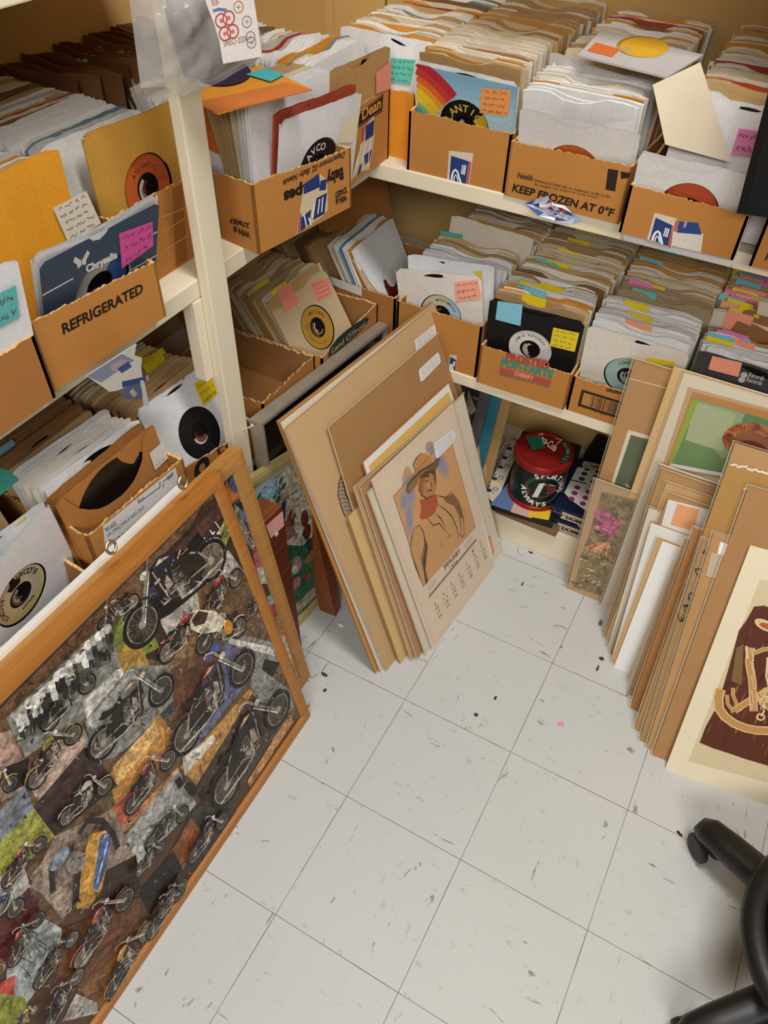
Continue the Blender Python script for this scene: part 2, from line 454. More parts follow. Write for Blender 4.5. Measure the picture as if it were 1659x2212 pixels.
# ------------------------------------------------------------------ cardboard boxes
def carton(label, xy, yaw, w, d, z0, h, hl=None, hr=None, m=None, torn=.004, group=None, hb=None, floorz=None):
    """xy = bottom left corner of the front face seen from the front. returns root, front plane (origin at that corner)"""
    h = h; hl = hl or h; hr = hr or h; hb = hb or h
    root = empty('cardboard_box', (xy[0], xy[1], z0), yaw)
    pl = Plane((xy[0], xy[1], z0), yaw)
    R = random.Random(hash(label) % 1000 if False else sum(map(ord, label)))
    t = .0055; mb = MB()
    e, n = pl.e, -pl.n           # n: into the box
    O = Vector((xy[0], xy[1], z0)); Zv = Vector((0, 0, 1))
    def wall(A, B, ha, hb_, inn):
        L = (B - A).length; k = max(6, int(L / .0045)); off = 0
        vs = []; mi = []
        ph = R.random() * 6
        for i in range(k + 1):
            f = i / k; off = off * .5 + (R.random() - .5) * torn
            top = ha + (hb_ - ha) * f + off * .8 + torn * .22 * sin(f * 9 + ph)
            P = A + (B - A) * f
            vs += [P, P + Zv * top, P + inn * t + Zv * (top - R.random() * torn * .6), P + inn * t]
        fo = []; fe = []; fi = []
        for i in range(k):
            a = 4 * i; b = a + 4
            fo.append((a, b, b + 1, a + 1)); fe.append((a + 1, b + 1, b + 2, a + 2)); fi.append((a + 2, b + 2, b + 3, a + 3))
        kk = len(mb.v); mb.v += vs
        for F_, mi_ in ((fo, 0), (fe, 2), (fi, 1)):
            mb.f += [[q + kk for q in f] for f in F_]; mb.m += [mi_] * len(F_)
        mb.f += [[kk, kk + 1, kk + 2, kk + 3], [kk + 4 * k + 3, kk + 4 * k + 2, kk + 4 * k + 1, kk + 4 * k]]; mb.m += [0, 0]
    A, B, C_, D = O, O + e * w, O + e * w + n * d, O + n * d
    wall(A, B, hl, hr, n); wall(B, C_, hr, hb, -e); wall(C_, D, hb, hb, -n); wall(D, A, hb, hl, e)
    mb.obox(O + e * t + n * t + Zv * .001, e * (w - 2 * t), n * (d - 2 * t), Zv * .004, 1)
    c = mb.build('box_walls', [m or KRAFT, KRAFTIN, TORN], root)
    tag(root, label, 'cardboard box', group)
    return root, pl

# ------------------------------------------------------------------ records in paper sleeves
SW = .2455; DR = .1165
def sleeve_geo(col, notch=(.0, .09, .012), hole=False, t=.0042, bow=.0, seed=0, w=SW, h=SW, back=True):
    """verts, faces, inks in the sleeve's own frame (x across, z up, front at -y)"""
    R = random.Random(seed); V = []; Fc = []; I = []
    base = srgb(col)
    def bf(x, z): return bow * (1 - (2 * x / w) ** 2) * (z / h) + .0012 * sin(x * 31 + seed) * (z / h)
    js = [(R.random() - .5) * .0035 for _ in range(14)]
    def top(x, nt):
        z = h + js[min(13, int((x / w + .5) * 13))] * .6
        if nt:
            q = (x - notch[0]) / (notch[1] / 2)
            if abs(q) < 1: z -= notch[2] * math.sqrt(1 - q * q)
        e_ = w / 2 - abs(x)
        if e_ < .006: z -= .005 * (1 - e_ / .006)
        return z
    def panel(y0, nt, hole_):
        k = len(V)
        if hole_:
            N = 56; cz = h / 2; r = .0605
            ring = []
            for i in range(N):
                a = 2 * pi * (i + .5) / N; ca, sa = cos(a), sin(a)
                s_ = min(w / 2 / abs(ca) if abs(ca) > 1e-6 else 9, h / 2 / abs(sa) if abs(sa) > 1e-6 else 9)
                xo, zo = ca * s_, cz + sa * s_
                if zo > h - .001: zo = top(xo, nt)
                for f in (0, .5, 1):
                    x = ca * r * (1 - f) + xo * f; z = (cz + sa * r) * (1 - f) + zo * f
                    V.append((x, y0 - bf(x, z), z))
            for i in range(N):
                a = k + 3 * i; b = k + 3 * ((i + 1) % N)
                for j in (0, 1):
                    Fc.append((a + j, a + j + 1, b + j + 1, b + j)); I.append([c * (.97 + .06 * R.random()) for c in base])
        else:
            nx = 14
            for i in range(nx + 1):
                x = -w / 2 + w * i / nx
                for z in (0, h * .55, top(x, nt)): V.append((x, y0 - bf(x, z), z))
            for i in range(nx):
                a = k + 3 * i; b = a + 3
                for j in (0, 1):
                    g = .97 + .06 * R.random()
                    Fc.append((a + j, b + j, b + j + 1, a + j + 1)); I.append([c * g for c in base])
    panel(-t / 2, True, hole); panel(t / 2, False, hole and back)
    k = len(V)   # side seams and bottom fold
    for x in (-w / 2, w / 2):
        for z in (0, h * .5, h - .006):
            for y in (-t / 2, t / 2): V.append((x, y - bf(x, z), z))
    for q in (0, 6):
        for j in (0, 2): Fc.append((k + q + j, k + q + j + 1, k + q + j + 3, k + q + j + 2)); I.append([c * .95 for c in base])
    Fc.append((k, k + 1, k + 7, k + 6)); I.append(base)
    return V, Fc, I
def disc_geo(mb, pl, zc, hole=.0255, off=0.0, r=DR):
    N = 48; vs = []
    for rr in (hole, r):
        for o in (-.0006, .0006):
            vs += [pl.at(rr * cos(2 * pi * i / N), zc + rr * sin(2 * pi * i / N), off + o) for i in range(N)]
    fs = []
    for i in range(N):
        j = (i + 1) % N
        fs += [(N + i, N + j, 3 * N + j, 3 * N + i), (i, 2 * N + i, 2 * N + j, j), (2 * N + i, 3 * N + i, 3 * N + j, 2 * N + j), (i, j, N + j, N + i)]
    mb.add(vs, fs)

def single(label, c, yaw, lean=5, roll=0, col='#e2e0dc', hole=True, lab=None, notch=(0, .09, .012), seed=1, art=None, bow=.003, group=None, disc=True, w=SW, h=SW, notes=(), plin=None, dr=DR):
    """a 7 inch record in its sleeve seen from the front. c = bottom centre. lab(Art, (a, b)) draws the centre label"""
    root = bpy.data.objects.new('sleeved_record', None); COL.objects.link(root)
    root.location = c; root.rotation_euler = (-rad(lean), rad(roll), rad(yaw)); root.empty_display_size = .05
    tag(root, label, 'record', group)
    V, Fc, I = sleeve_geo(col, notch, hole, .0042, bow, seed, w, h)
    obj('paper_sleeve', V, Fc, INK, root, inks=I, local=True)
    pl = Plane(c, yaw, lean, roll); zc = h / 2
    if disc:
        mb = MB(); disc_geo(mb, pl, zc, r=dr); d = mb.build('vinyl_record', BLACKV, root)
        if hole:
            a = Art(pl, .0008)
            for rr in (.066, .073): a.ring((0, zc), rr, rr + .0006, '#1c1c1e')
            if lab:
                lab(a, (0, zc)); a.build('centre_label', d)
            R = random.Random(len(label) + seed); a = Art(pl, -.0016); a.ell((0, zc), .0262, .0262, '#0e0b0a')  # dark of the centre hole painted in, with crescents for the labels behind
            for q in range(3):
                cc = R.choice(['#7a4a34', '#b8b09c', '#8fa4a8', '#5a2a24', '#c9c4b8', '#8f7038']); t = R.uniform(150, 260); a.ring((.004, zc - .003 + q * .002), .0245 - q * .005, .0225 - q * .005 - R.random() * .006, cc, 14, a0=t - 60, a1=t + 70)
            a.build('hole_shade_and_labels', d)
    if art:
        a = Art(pl, .0026 + bow); art(a); a.build('sleeve_print', root)
    for k, nt in enumerate(notes):
        q, colr = nt[0], nt[1]
        pln = pl if len(nt) < 4 else nt[3]
        a = Art(pln, .0035 + bow); a.poly(q, colr, px=True)
        if len(nt) > 2 and nt[2]: a.scrib(q, nt[2], '#5a3a34' if colr != '#e8d21c' else '#5a5030', .0011, px=True, seed=len(label) + k)
        a.build('sticky_note', root)
    return root, pl

def ringlabel(c0, c1=None, words=(), tc='#222', r=.0575, split=None, inner='#0b0b0b'):
    def f(a, c):
        a.ring(c, .0255, r, c0, 40)
        if c1: a.ring(c, .0255, r, c1, 30, a0=split[0] if split else 0, a1=split[1] if split else 180)
        for t, rad_, am, hh, fl in words: a.arctext(t, c, rad_, am, hh, tc, flip=fl)
        a.ring(c, .0255, .0275, '#2a2620', 30)
    return f

PAL = {
 'old': ['#bb9862'] * 5 + ['#c9b48e'] * 5 + ['#a8855a'] * 3 + ['#d4c8b2'] * 4 + ['#96724a', '#7c5c3a', '#c08a44', '#d2c6b0', '#a08a6a', '#e2dac8'],
 'mix': ['#e3e1de'] * 7 + ['#d8cbb0'] * 6 + ['#b99a68'] * 4 + ['#c98c38'] * 2 + ['#a04030', '#5d7f92', '#7c5c3a', '#b89a6e', '#cfc2ac', '#b7b2ac'],
 'white': ['#e4e3e1'] * 9 + ['#d8d0c2'] * 4 + ['#c9ab7c', '#c98f3c', '#c9c6c2', '#a88860', '#d2cfca'],
 'brown': ['#a8855a'] * 4 + ['#8f6a40'] * 3 + ['#b89a6e'] * 4 + ['#6e5034', '#cbb894', '#7c3a2a', '#6b5a48', '#b98a48'],
}
NOTE = ['#dfc81e', '#e6cf24', '#e07ab0', '#5ec0b4', '#ef9a7a', '#7cc4d4', '#e6cf24']
PACK = []
PW = .233
def row(x, y, yaw, L, z, n, pal, label, group, lean=9, seed=0, raise_=.006, skew=0.0, notes=0.0, nx=(-.07, .0), fan=0.0, wid=PW):
    """a packed row of sleeves running back from the front centre (x, y)"""
    R = random.Random(seed); P = Plane((x, y, z), yaw); pal = PAL[pal]; side = 0
    dz = 0; colr = pal[0]
    for i in range(n):
        d = L * (i + .2 + R.random() * .5) / n
        side = side * .75 + (R.random() - .5) * .008; dz = dz * .6 + (R.random() - .4) * raise_
        le = lean + fan * (i / n) + (R.random() - .5) * 3.0
        if R.random() < .55: colr = R.choice(pal)
        c = P.at(side + skew * d, max(0, dz), -d)
        nt = None
        if R.random() < notes: nt = (R.uniform(*nx), R.choice(NOTE))
        PACK.append(dict(c=c, yaw=yaw + (R.random() - .5) * 2, lean=le, roll=(R.random() - .5) * 3.2, col=colr, label=label, group=group, note=nt, sh=R.randrange(4), w=wid))
_sm = {}
def emit_pack(limit):
    PACK.sort(key=lambda p: (p['c'] + Vector((0, 0, .2)) - CAMLOC).length + (0 if p['note'] is None else -.08))
    ind, rest = PACK[:limit], PACK[limit:]
    discm = None
    notches = [(0, .09, .012), (.004, .085, .010), (-.003, .1, .014), (0, .001, 0)]
    for p in ind:
        key = (p['col'], p['sh'])
        if key not in _sm:
            V, Fc, I = sleeve_geo(p['col'], notches[p['sh']], False, .003, .0016 * (p['sh'] - 1), p['sh'] * 5 + 3, w=PW)
            o = obj('paper_sleeve', V, Fc, INK, None, inks=I, origin=(0, 0, 0)); _sm[key] = o; first = o
        else:
            first = None
        root = bpy.data.objects.new('sleeved_record', None); COL.objects.link(root); root.empty_display_size = .04
        root.location = p['c']; root.rotation_euler = (-rad(p['lean']), rad(p['roll']), rad(p['yaw']))
        tag(root, p['label'], 'record', p['group'])
        s_ = first or _sm[key].copy()
        if not first: COL.objects.link(s_)
        s_.parent = root; s_.location = (0, 0, 0)
        if p['sh'] != 3:
            if discm is None:
                mb = MB(); disc_geo(mb, Plane((0, 0, 0)), SW / 2 + .002, r=.1145); discm = mb.build('vinyl_record', BLACKV, None, origin=(0, 0, 0)); d = discm
            else: d = discm.copy(); COL.objects.link(d)
            d.parent = root; d.location = (0, 0, 0)
        if p['note']:
            a = Art(Plane((0, 0, 0)), .0028)
            x0, cc = p['note']; a.poly([(x0, .205), (x0 + .062, .203), (x0 + .064, .252), (x0 + .001, .254)], cc)
            o = a.build('sticky_note'); base = o.location.copy(); o.parent = root; o.location = base
    # the rest, too many to lift out one by one
    mb = MB(); inks = []
    for p in rest:
        pl = Plane(p['c'], p['yaw'], p['lean'], p['roll']); base = srgb(p['col']); nt = notches[p['sh']]; R = random.Random(int(p['c'].x * 9999))
        k = len(mb.v); nx = 8; w = p['w']
        for i in range(nx + 1):
            x = -w / 2 + w * i / nx; zt = SW + (R.random() - .5) * .002
            q = (x - nt[0]) / (nt[1] / 2)
            if abs(q) < 1: zt -= nt[2] * math.sqrt(1 - q * q)
            if i in (0, nx): zt -= .004
            mb.v += [pl.at(x, 0, .0015), pl.at(x, zt, .0015), pl.at(x, zt, -.0015), pl.at(x, 0, -.0015)]
        for i in range(nx):
            a = k + 4 * i; b = a + 4; g = .94 + .1 * R.random()
            for f in ((a, b, b + 1, a + 1), (a + 1, b + 1, b + 2, a + 2), (a + 2, b + 2, b + 3, a + 3)):
                mb.f.append(f); inks.append([c * g for c in base])
        for a in (k, k + 4 * nx): mb.f.append((a, a + 1, a + 2, a + 3)); inks.append(base)
        if p['note']:
            x0, cc = p['note']; k = len(mb.v)
            mb.v += [pl.at(x0, .2, .003), pl.at(x0 + .062, .2, .003), pl.at(x0 + .063, .252, .003), pl.at(x0, .254, .003)]
            mb.f.append((k, k + 1, k + 2, k + 3)); inks.append(srgb(cc))
    o = obj('packed_record_sleeves', mb.v, mb.f, INK, None, inks=inks)
    tag(o, 'tightly packed paper record sleeves filling the back of every shelf row', 'records', None, 'stuff')
# ------------------------------------------------------------------ boxes and records, right-hand shelves
def mail_tape(a, q, seed=0, name=None):
    """patriotic mailing tape: white band with navy block, red stripe and white swoosh. q = tl, tr, br, bl pixels"""
    tl, tr, br, bl = [Vector(p) for p in q]
    def P(u, v): return tuple((tl.lerp(tr, u)).lerp(bl.lerp(br, u), v))
    a.poly([P(0, 0), P(1, 0), P(1, 1), P(0, 1)], '#cdbfae', px=True)
    a.poly([P(.1, .16), P(.86, .26), P(.86, .98), P(.1, .98)], '#26396e', px=True)
    a.poly([P(.87, .26), P(.97, .28), P(.97, 1), P(.87, 1)], '#b5524a', px=True)
    a.line([P(.2, .97), P(.21, .8), P(.26, .66), P(.34, .6), P(.42, .64), P(.5, .78), P(.62, .97)], .0045, '#e8e6e2', px=True)
    a.line([P(.3, .97), P(.31, .84), P(.36, .76), P(.42, .8), P(.5, .95)], .0025, '#e8e6e2', px=True)
    for k in range(3): a.line([P(.62 + k * .07, .4), P(.6 + k * .07, .7)], .0022, '#dfe0e6', px=True)
    return a

# upper shelf, orange-sided box in the corner
Z = Z2
b, p = carton('bright orange cardboard box tucked in the upper shelf corner', (-.655, 1.333), 0, .245, .30, Z, .15, m=mat('orange card', '#e08b22', .7, .08, 10, .1))
mb = MB(); mb.obox((-.43, 1.3315, Z + .001), (.0, 0, .149), (.0175, .0, 0), (0, -.002, 0)); mb.build('folded_edge', mat('orange card'  , '#e08b22'), b)
def a_(A): pass
single('white sleeve with a mint green note in the corner above the orange box', (-.505, 1.352, Z + .007), 0, 2, 1.0, '#e6e4e2', hole=False, notch=(.045, .085, .016), seed=3,
       notes=[([(847, 123), (901, 128), (889, 181), (841, 174)], '#62c6ae', 4)])
row(-.515, 1.362, 0, .53, Z + .004, 80, 'mix', 'paper record sleeve packed behind the white one with the mint note', 'sleeves in the upper corner row', 7, 11)

# rainbow sleeve box
b, p = carton('plain cardboard box on the upper shelf holding the rainbow sleeve', (-.400, 1.284), 0, .250, .33, Z, .130, hl=.132, hr=.127)
A = Art(p); mail_tape(A, [(970, 325), (1023, 331), (1013, 402), (966, 388)]); A.text('PRIORITY', (1003, 377), (1008, 357), .006, '#e8e8ee', px=True); A.build('mailing_tape', b)
def rainbow(A):
    def arc(c, r0, r1, col):
        N = 60
        for i in range(N):
            t0, t1 = [rad(-10 + 100 * (i + k) / N) for k in (0, 1)]
            P4 = [(c[0] + r * cos(t), c[1] + r * sin(t)) for r, t in ((r0, t0), (r1, t0), (r1, t1), (r0, t1))]
            if all(math.hypot(x, y - SW / 2) > .0607 and x > -.122 and y > .0 for x, y in P4): A.poly(P4, col); A.off -= A.step
        A.off += A.step
    q = A.pl
    # soft sky: bands from blue down to pale yellow
    rows = 72; tl, tr, br, bl = (-.112, .243), (.1225, .243), (.1225, .0), (-.112, .0)
    cols = ['#7fa9c4', '#86b0c8', '#8fb8cd', '#98c0d2', '#a3c8d6', '#aed0d9', '#b9d7da', '#c5dcd8', '#d0dfd0', '#dbe1c4', '#e3dfb0', '#e6da9c', '#e5d48c', '#e4cf80', '#e4cf80', '#e4cf80']
    for i in range(rows):
        c = cols[int(i * len(cols) / rows)]
        z1 = .2455 - .0065 - .2455 * i / rows; z0 = z1 - .2455 / rows - .0003
        pts = [(-.112, z0), (.1225, z0), (.1225, z1), (-.112, z1)]
        h = .0622
        # leave the round cut-out of the sleeve open
        zc = SW / 2; zm = (z0 + z1) / 2
        if abs(zm - zc) < h:
            w = math.sqrt(h * h - (zm - zc) ** 2)
            A.poly([(-.112, z0), (-w, z0), (-w, z1), (-.112, z1)], c); A.poly([(w, z0), (.1225, z0), (.1225, z1), (w, z1)], c)
        else: A.poly(pts, c)
    for k, (r0, r1, c) in enumerate([(.205, .222, '#b42a34'), (.190, .206, '#c43a34'), (.178, .191, '#d8652c'), (.166, .179, '#e59a2c'), (.152, .167, '#ecc52e'), (.140, .153, '#e6cf3c'), (.130, .141, '#7fbf8c'), (.118, .131, '#3fa6c4'), (.110, .119, '#6ab8d0')]):
        arc((-.190, .022), r0 * 1.10, r1 * 1.10, c)
    for i, v in enumerate(A.v):
        d = v - q.o; A.v[i] = q.at(min(max(d.dot(q.e), -.1215), .122), min(max(d.dot(q.up), .0), .241), d.dot(q.n))
rb, rp = single('rainbow and blue sky record sleeve with an orange note, upper shelf', (-.281, 1.350, Z - .010), 0, -13.3, 1.5, '#e8e8e6', seed=5, lab=None, art=rainbow, bow=.002, notes=[([(1043, 186), (1106, 192), (1100, 249), (1038, 241)], '#ef9c58', 4)])
A = Art(rp, .0024)
ringl = ringlabel('#15130f', '#d8b42c', [('ATLANTIC', .041, 125, .016, False)], '#e0b84a', split=(-70, 40)); A = Art(rp, .001); ringl(A, (0, SW / 2)); A.build('centre_label', rb)
row(-.278, 1.358, 0, .52, Z + .006, 88, 'old', 'tan or cream record sleeve packed behind the rainbow sleeve', 'sleeves behind the rainbow sleeve', -11, 12, fan=19)

# frozen food box
b, p = carton('cardboard box printed with keep-frozen lettering on the upper shelf', (-.147, 1.275), -1.5, .268, .33, Z, .118, hl=.117, hr=.121)
A = Art(p)
A.text('KEEP FROZEN AT 0°F', (1106, 412), (1323, 468), 0, '#2c2018', px=True, bold=.035, tl=(1110, 397))
A.text('Nestlé', (1118, 384), (1150, 390), 0, '#33261c', px=True, bold=.02, tl=(1120, 372))
A.text('Distributed by: Nestlé USA, Inc., Englewood, CO 80112 USA', (1153, 391), (1318, 428), 0, '#3a2c20', px=True, bold=.01, tl=(1154, 386))
A.text('All weights are subject to trade prices', (1153, 399), (1290, 428), 0, '#3a2c20', px=True, bold=.01, tl=(1154, 395))
A.poly([(1314, 364), (1336, 368), (1329, 413), (1308, 409)], '#2c2018', px=True)
A.poly([(1341, 370), (1363, 374), (1358, 384), (1342, 386)], '#2c2018', px=True)
A.build('printed_lettering', b)
# crumpled loose tape
def crumple(name, pl, px_pts, cols, label, parent, depth=.02, seed=1):
    R = random.Random(seed); mb = MB(); inks = []
    c = [pl.ab(*q) for q in px_pts]; n = len(c)
    ctr = (sum(x[0] for x in c) / n, sum(x[1] for x in c) / n)
    rings = 4; idx = []
    V = []
    for r in range(rings + 1):
        for i, q in enumerate(c):
            f = r / rings; a_ = ctr[0] * (1 - f) + q[0] * f; b_ = ctr[1] * (1 - f) + q[1] * f
            V.append(pl.at(a_, b_, .004 + depth * (R.random() * .9 if 0 < r else .6)))
    Fs = []
    for r in range(rings):
        for i in range(n):
            j = (i + 1) % n; Fs += [(r * n + i, (r + 1) * n + i, (r + 1) * n + j), (r * n + i, (r + 1) * n + j, r * n + j)]
    ink = []
    for k in range(len(Fs)): ink.append(srgb(cols[(k * 7 // 5 + R.randrange(2)) % len(cols)]))
    return obj(name, V, Fs, INK, parent, inks=ink)
o = crumple('crumpled_tape', p, [(1137, 436), (1160, 428), (1190, 416), (1198, 432), (1225, 440), (1240, 458), (1262, 470), (1240, 480), (1205, 470), (1170, 460)], ['#2b4478', '#e4e4ea', '#9fb0cc', '#e9e9ee', '#33508a', '#c9d0de', '#c0584e'], '', b, .018, 4)
def gal(A): pass
single('grey-white sleeve with an orange and yellow label in the frozen food box', (-.010, 1.328, Z - .028), 1, -16.5, 1, '#e0ddda', lab=ringlabel('#c8632c', '#d9a43a', split=(-60, 30)), seed=8, notch=(-.01, .085, .014), bow=.004, w=.255, h=.225, dr=.108)
row(-.018, 1.336, 0, .10, Z - .012, 24, 'white', 'pale record sleeve packed behind the front one in the frozen food box', 'sleeves in the frozen food box', -14, 13, fan=14)
single('large grey sleeve with a black notch leaning up behind the frozen food row', (-.035, 1.462, Z + .0), -7, -9, 4, '#d2cecb', hole=False, notch=(-.02, .088, .016), seed=21, bow=.010, w=.24, h=.25)
row(-.018, 1.475, 0, .41, Z + .0, 66, 'mix', 'record sleeve packed deep behind the frozen food box', 'sleeves far behind the frozen food box', 8, 14)
# loose sleeve lying flat on the rows
root = empty('sleeved_record', (.07, 1.66, Z + .262)); tag(root, 'grey sleeve with a yellow label lying flat on top of the upper rows', 'record')
fp = Plane((.07, 1.60, Z + .302), 0, 84, 0)
q = [(1258, 128), (1296, 68), (1517, 122), (1452, 165)]; q = [(1248, 118), (1442, 166), (1520, 118), (1300, 64)]
fl_ = [fp.hit(*u) for u in q]
mb = MB(); slab(mb, fl_, fp.n, .004); mb.build('paper_sleeve', mat('grey paper', '#b7b2b0', .75, .08, 20, .1), root)
A = Art(fp); c = fp.ab(1388, 101)
A.ell(c, .052, .055, '#a07a2c', n=36); A.ell((c[0] + .004, c[1] - .001), .048, .052, '#d6a52c', n=36); A.ell((c[0] - .03, c[1] - .028), .018, .012, '#b59a66', n=16)
A.build('centre_label', root)
A = Art(fp, .0008); A.poly([(1287, 92), (1340, 107), (1322, 124), (1268, 110)], '#cf6a34', px=True); A.build('sticky_note', root)
# cream card standing on the rows
cpn = Plane((.20, 1.292, Z + .16), 12, 17, 0)
mb = MB(); slab(mb, [cpn.hit(*u) for u in [(1437, 312), (1581, 352), (1513, 134), (1410, 183)]], cpn.n, .014)
o = mb.build('blank_card', CREAMP); tag(o, 'blank cream card standing tilted across the upper right records', 'card')

# third box
b, p = carton('plain cardboard box with a torn blue mailing label, right of the frozen food box', (.132, 1.233), 0, .236, .36, Z, .098, hl=.10, hr=.092)
A = Art(p); mail_tape(A, [(1414, 459), (1463, 472), (1450, 536), (1398, 517)], 2)
A.poly([(1455, 490), (1520, 505), (1514, 545), (1450, 530)], '#cfc8bd', px=True); A.poly([(1468, 478), (1508, 481), (1516, 507), (1462, 502)], '#2a4278', px=True); A.poly([(1459, 476), (1467, 478), (1462, 501), (1455, 499)], '#b5604e', px=True)
A.text('ALBERT', (1480, 492), (1486, 478), .005, '#e6e6ea', px=True); A.build('mailing_tape', b)
single('grey sleeve with a big black notch and orange label behind the blank card', (.252, 1.270, Z - .030), 0, -10, 0, '#dad7d4', lab=ringlabel('#b5502c'), seed=9, notch=(-.02, .105, .02), bow=.004, w=.235, h=.2, dr=.097)
single('white sleeve with a pink note beside the black picture frame', (.292, 1.318, Z + .004), 0, 8, 0, '#e8e8e8', hole=False, seed=10, notes=[([(1597, 276), (1652, 284), (1636, 336), (1580, 332)], '#e484b4', 2)])
row(.29, 1.34, 0, .55, Z + .004, 84, 'mix', 'record sleeve packed behind the blank cream card', 'sleeves behind the blank card', 8, 15)
b, p = carton('cardboard box at the right edge of the upper shelf, partly out of view', (.400, 1.228), 0, .25, .34, Z, .135)
A = Art(p); A.text('K', (1652, 560), (1668, 565), .022, '#2c2018', px=True, bold=.04); A.build('printed_lettering', b)
row(.54, 1.25, 0, .62, Z + .004, 60, 'mix', 'record sleeve in the box at the right end of the upper shelf', 'sleeves at the right end of the upper shelf', 6, 16)
# black picture frame hanging at the right edge
fp = Plane((.349, 1.15, 1.21), 0, -3, 0)
q0 = [fp.hit(1590, 462)]; bl = fp.ab(1590, 462); tl = fp.ab(1661, 190)
dv = (Vector(tl) - Vector(bl)).normalized(); dh = Vector((dv.y, -dv.x))
root = empty('picture_frame', fp.at(bl[0] + .2, bl[1])); tag(root, 'black wooden picture frame corner hanging at the upper right edge', 'picture frame')
def fr(B, O_, dh_, dv_, W, H, wd, th, pl, mi=0, prof=.004):
    """mitred frame: each side is a mesh part"""
    O_ = Vector(O_); cs = [O_, O_ + dh_ * W, O_ + dh_ * W + dv_ * H, O_ + dv_ * H]
    i_ = [O_ + (dh_ + dv_) * wd, O_ + dh_ * (W - wd) + dv_ * wd, O_ + dh_ * (W - wd) + dv_ * (H - wd), O_ + dh_ * wd + dv_ * (H - wd)]
    out = []
    for k in range(4):
        a_, b_ = k, (k + 1) % 4; mb = MB()
        out_, in_ = [cs[a_], cs[b_]], [i_[a_], i_[b_]]
        m0 = cs[a_].lerp(i_[a_], .3); m1 = cs[b_].lerp(i_[b_], .3)
        P = lambda v, o: pl.at(v.x, v.y, o)
        v = [P(cs[a_], -th), P(cs[b_], -th), P(cs[a_], -.003), P(cs[b_], -.003), P(m0, .0), P(m1, .0), P(i_[a_], -prof), P(i_[b_], -prof), P(i_[a_], -th), P(i_[b_], -th)]
        mb.add(v, [(0, 1, 3, 2), (2, 3, 5, 4), (4, 5, 7, 6), (6, 7, 9, 8), (8, 9, 1, 0), (0, 2, 4, 6, 8), (1, 9, 7, 5, 3)])
        out.append(mb)
    return out, cs, i_
BLK = mat('black frame lacquer', '#080707', .5, .1, 20, .05)
parts, cs, ii = fr(None, bl, dh, dv, .46, .6, .05, .03, fp)
for k, m_ in enumerate(parts): m_.build('frame_side', BLK, root)
mb = MB(); slab(mb, [fp.at(v.x, v.y, -.012) for v in ii], fp.n, .006); mb.build('picture', mat('dim grey print', '#77706a', .3, .15, 8), root)

# middle shelf, right-hand side
Z = Z1
b, p = carton('plain deep cardboard box on the middle shelf with the peach-noted cream sleeve', (-.412, 1.284), 0, .250, .34, Z, .162)
A = Art(p); mail_tape(A, [(972, 765), (987, 768), (985, 803), (968, 798)], 3); A.build('mailing_tape', b)
single('cream sleeve with a peach note and pale blue label, left of the cherry pastry box', (-.283, 1.335, Z + .007), 3, 0, -9, '#ddd6c9', seed=12, lab=ringlabel('#a9c2cc', '#c9bda0', [('MONUMENT', .043, 60, .008, False)], '#4a5560', split=(60, 200)), notch=(-.012, .11, .014),
       notes=[([(983, 607), (1034, 602), (1041, 642), (987, 650)], '#f0a58a', 3)])
single('white sleeve sticking up behind the peach-noted cream sleeve', (-.277, 1.36, Z + .03), 3, 2, -6, '#e2e2e4', hole=False, seed=13, notes=[([(1022, 584), (1043, 583), (1044, 600)], '#e6c81c', 0)])
row(-.285, 1.375, 0, .11, Z + .012, 20, 'white', 'paper sleeve just behind the peach-noted cream sleeve', 'sleeves behind the peach-noted sleeve', 9, 17)
single('cream album cover with a teal note standing tall in the middle shelf corner row', (-.275, 1.52, Z + .055), 0, 8, 2, '#d9cdbb', hole=False, seed=14, notch=(0, .001, 0), notes=[([(953, 497), (1002, 505), (1000, 524), (956, 516)], '#4fb8a6', 0)])
row(-.265, 1.53, 0, .33, Z + .02, 54, 'old', 'old tan sleeve in the back of the corner row on the middle shelf', 'old sleeves in the middle corner row', 10, 18, notes=.05)

b, p = carton('cherry toaster pastry box on the middle shelf holding a black sleeve', (-.152, 1.268), .8, .250, .34, Z, .118, hl=.119, hr=.112)
A = Art(p)
A.text('FROSTED', (1092, 777), (1186, 797), 0, '#a8403a', px=True, bold=.05, tl=(1094, 762))
A.text('POP-TARTS', (1081, 789), (1193, 817), 0, '#3d8578', px=True, bold=.06, tl=(1084, 774))
A.poly([(1080, 793), (1191, 821), (1189, 833), (1078, 804)], '#b04a42', px=True)
A.text('CHERRY', (1111, 810), (1152, 821), 0, '#dfa07a', px=True, bold=.03, tl=(1112, 802))
A.text('DISTRIBUTED BY KELLOGG SALES CO., BATTLE CREEK, MICH.', (1079, 810), (1187, 838), 0, '#2e5f58', px=True, bold=.01, tl=(1080, 805))
A.build('printed_lettering', b)
single('black sleeve with blue and yellow notes in the cherry pastry box', (-.034, 1.318, Z + .004), 4, -6, 1.0, '#131211', seed=15, lab=ringlabel('#dcd8d0', '#cfc9bb', [('JAMIE RECORDS', .043, 100, .007, False)], '#333', split=(-50, 20)), notch=(-.005, .09, .013),
       notes=[([(1077, 647), (1131, 655), (1126, 701), (1072, 687)], '#84c4d8', 0), ([(1197, 704), (1253, 716), (1243, 757), (1189, 744)], '#e2c92a', 4)])
row(-.03, 1.328, 1, .09, Z + .01, 24, 'white', 'white record sleeve right behind the black one in the cherry pastry box', 'white sleeves in the cherry pastry box', -3, 19, fan=8, notes=.22, nx=(-.1, -.02))
row(-.022, 1.42, 0, .45, Z + .012, 78, 'old', 'old tan sleeve further back behind the cherry pastry box', 'old sleeves behind the cherry pastry box', 9, 20, notes=.13, nx=(-.1, -.05))

